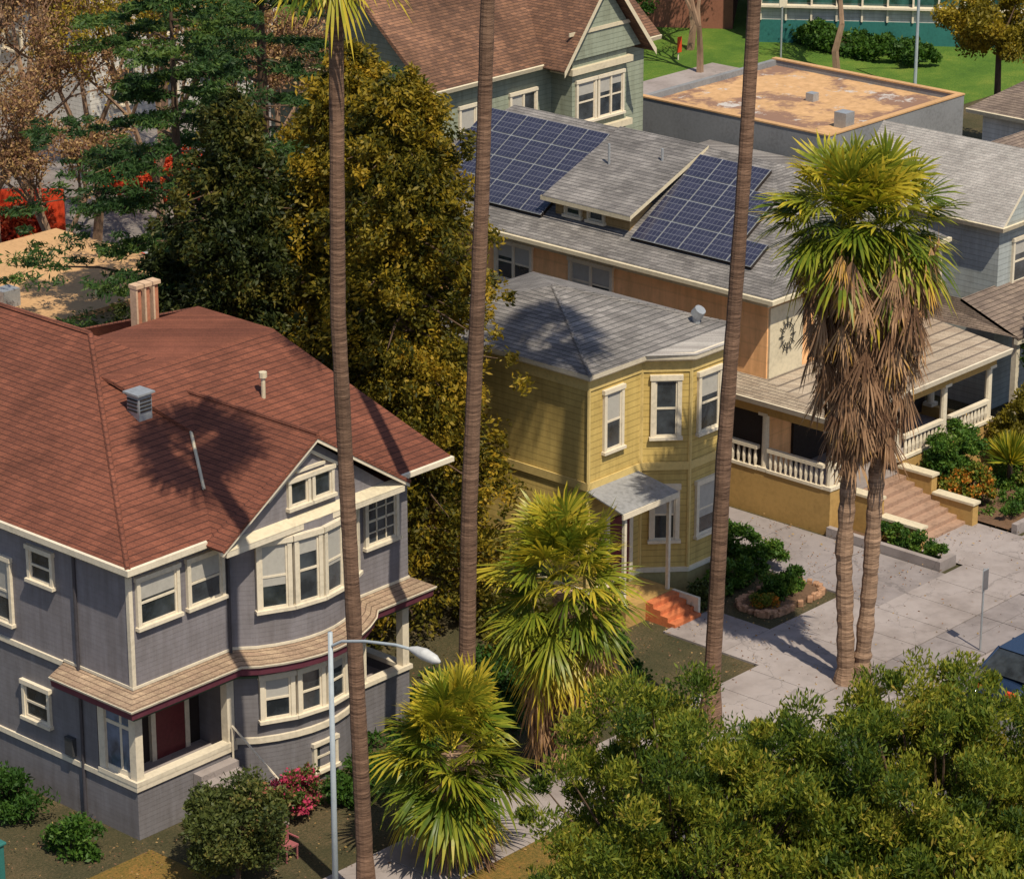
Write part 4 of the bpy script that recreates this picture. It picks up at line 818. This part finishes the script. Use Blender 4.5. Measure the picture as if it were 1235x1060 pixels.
# ------------------------------------------------------------------ street furniture
e = empty('street_lamp'); m = MB(); m.tube((44.85, 46.25, 0), (44.85, 46.25, 8.55), .08, .055, 12); m.tube((44.85, 46.25, 0), (44.85, 46.25, .5), .16, .14, 12)
m.path([(44.85, 46.25, 8.2), (44.88, 45.9, 8.42), (44.9, 45.2, 8.62), (44.95, 44.3, 8.78), (44.98, 43.85, 8.8)], [.035] * 5, 8); m.done('pole_and_arm', M_lamp, e, smooth=True)
m = MB(); m.path([(44.98, 43.9, 8.8), (45.0, 43.75, 8.8), (45.01, 43.5, 8.78), (45.02, 43.2, 8.74), (45.03, 43.05, 8.72)], [.05, .10, .14, .11, .03], 12); m.done('lamp_head', m_plain('lamp_head', (.5, .5, .5), .4), e, smooth=True)
e = empty('parking_sign'); m = MB(); m.tube((70.0, 45.6, 0), (70.0, 45.6, 2.6), .03, .03, 8); m.done('post', M_metal, e)
m = MB(); m.box(69.86, 70.14, 45.54, 45.56, 1.95, 2.6); m.done('plate', M_metal, e, bev=.02)
m = MB(); m.box(69.88, 70.12, 45.53, 45.538, 1.98, 2.57); m.done('plate_face', m_plain('sign_face', (.14, .13, .14), .5), e)
e = empty('park_street_lamp'); m = MB(); m.tube((124, 86.3, 0), (124, 86.3, 8), .09, .06, 8); m.path([(124, 86.3, 8), (124.6, 85.6, 8.5), (125.2, 84.8, 8.6)], [.05, .05, .05], 6); m.done('pole', M_lamp, e)
m = MB(); m.path([(125.2, 84.8, 8.6), (125.4, 84.5, 8.6), (125.7, 84.2, 8.55)], [.08, .16, .06], 8); m.done('head', M_white, e)
e = empty('park_sign'); m = MB(); m.tube((122.4, 93.3, 0), (122.4, 93.3, 5), .05, .05, 8); m.done('post', M_metal, e); m = MB(); m.box(122.1, 122.7, 93.24, 93.27, 3.4, 4.6); m.done('plate', M_white, e)
e = empty('red_notice_sign'); m = MB(); m.box(121.2, 121.5, 98.9, 98.95, .4, 1.2); m.done('board', M_red, e); m = MB(); m.tube((121.35, 99, 0), (121.35, 99, .5), .04, .04); m.done('post', M_white, e)
e = empty('garden_chair'); m = MB(); cx, cy = 47.75, 50.95
m.box(cx, cx + .42, cy, cy + .38, .36, .41); m.box(cx, cx + .42, cy + .36, cy + .39, .41, .8)
for x in (cx + .01, cx + .37):
    for y in (cy + .01, cy + .34): m.box(x, x + .035, y, y + .035, 0, .36 if y < cy + .2 else .8)
m.box(cx - .02, cx + .02, cy, cy + .38, .56, .59); m.box(cx + .4, cx + .44, cy, cy + .38, .56, .59)
m.done('frame', M_pink, e)
e = empty('recycling_bin'); m = MB(); m.box(41.8, 42.45, 55.3, 55.95, .1, 1.05); m.box(41.75, 42.5, 55.25, 56.0, 1.05, 1.13); m.tube((41.8, 55.9, .1), (41.75, 55.9, .1), .1, .1); m.done('body', M_teal, e, bev=.03)

def car(name, x, y, col):
    e = empty(name)
    m, nt, o = newmat('car_paint'); b = princ(nt, o, col, .25, None, .3, .6); b.inputs['Coat Weight'].default_value = 1
    st = [(-2.2, .62, .45, .55, .62), (-2.12, .78, .28, .72, .70), (-1.75, .86, .2, .92, .78), (-1.1, .89, .2, .95, .8), (0, .9, .2, .96, .8), (1.0, .9, .2, .95, .8), (1.5, .88, .2, .88, .76), (2.0, .82, .22, .76, .68), (2.25, .66, .35, .6, .58)]
    bm = MB(); k = 8
    for (sx, w, zb, zt, wt) in st:
        for (yy, zz) in ((-w * .9, zb), (-w, zb + .15), (-w, (zb + zt) / 2 + .05), (-wt, zt), (wt, zt), (w, (zb + zt) / 2 + .05), (w, zb + .15), (w * .9, zb)): bm.v.append((x + sx, y + yy, zz))
    for i in range(len(st) - 1):
        for j in range(k): bm.f.append((i * k + j, i * k + (j + 1) % k, (i + 1) * k + (j + 1) % k, (i + 1) * k + j))
    bm.f.append(tuple(range(k))); bm.f.append(tuple(range((len(st) - 1) * k, len(st) * k)))
    ob = bm.done('body', m, e, smooth=True); s = ob.modifiers.new('s', 'SUBSURF'); s.levels = 2; s.render_levels = 2
    g = MB(); bs = [(-1.75, .74, .93), (-1.05, .60, 1.40), (.25, .60, 1.43), (1.05, .74, .94)]
    for (sx, w, z) in bs: g.v += [(x + sx, y - w, z), (x + sx, y + w, z)]
    g.f += [(0, 1, 3, 2), (4, 5, 7, 6)]; g.v += [(x + .0, y - .78, .93), (x + .0, y + .78, .93)]
    g.f += [(0, 2, 4, 6, 8), (1, 9, 7, 5, 3)]; g.done('windows', M_glass, e)
    rf = MB(); rf.poly([(x - 1.1, y - .6, 1.41), (x + .3, y - .6, 1.44), (x + .3, y + .6, 1.44), (x - 1.1, y + .6, 1.41)])
    for sg in (-1, 1):
        for a, b2 in (((-1.75, .75, .94), (-1.05, .61, 1.41)), ((1.05, .75, .95), (.25, .61, 1.44)), ((-.35, .77, .94), (-.35, .61, 1.43))):
            rf.tube((x + a[0], y + sg * a[1], a[2]), (x + b2[0], y + sg * b2[1], b2[2]), .035, .035, 6)
    rf.done('roof_and_pillars', m, e)
    w = MB(); hb = MB()
    for sx in (-1.4, 1.4):
        for sg in (-1, 1): w.tube((x + sx, y + sg * .68, .32), (x + sx, y + sg * .92, .32), .32, .32, 20); hb.tube((x + sx, y + sg * .9, .32), (x + sx, y + sg * .93, .32), .19, .19, 12)
    w.done('tyres', m_plain('rubber', (.02, .02, .02), .8), e); hb.done('hubcaps', M_metal, e)
    l = MB()
    for sg in (-1, 1): l.box(x - 2.22, x - 2.1, y + sg * .55 - .14, y + sg * .55 + .14, .6, .72)
    l.done('lamps', M_red, e)
car('parked_car', 69.1, 43.1, (.015, .03, .07))
car('parked_car', 81.0, 91.0, (.6, .58, .55)); car('parked_car', 75.5, 92.5, (.6, .58, .55))

# ------------------------------------------------------------------ light, world, camera
tr = Vector((.22, .60, -1.0)).normalized()
sd = bpy.data.lights.new('sun', 'SUN'); sd.energy = 5.0; sd.angle = math.radians(.5); sd.color = (1, .90, .70)
so = bpy.data.objects.new('sun', sd); so.rotation_euler = tr.to_track_quat('-Z', 'Y').to_euler(); COL.objects.link(so)
w = bpy.data.worlds.new('World'); scn.world = w; w.use_nodes = True; nt = w.node_tree
sk = nt.nodes.new('ShaderNodeTexSky'); sk.sky_type = 'NISHITA'; sk.sun_disc = False
sk.sun_elevation = math.asin(-tr.z); sk.sun_rotation = math.atan2(-tr.x, -tr.y)
nt.nodes['Background'].inputs[1].default_value = .11; nt.links.new(sk.outputs[0], nt.nodes['Background'].inputs[0])
cd = bpy.data.cameras.new('camera'); cd.sensor_width = 36; cd.lens = 3800 / 1235 * 36; cd.clip_end = 2000; cd.clip_start = 1
co = bpy.data.objects.new('camera', cd); co.location = (0, 0, 36.5); co.rotation_euler = (math.radians(70), 0, -math.atan2(.740, .673)); COL.objects.link(co); scn.camera = co
scn.view_settings.view_transform = 'Standard'; scn.view_settings.look = 'None'; scn.view_settings.exposure = 0
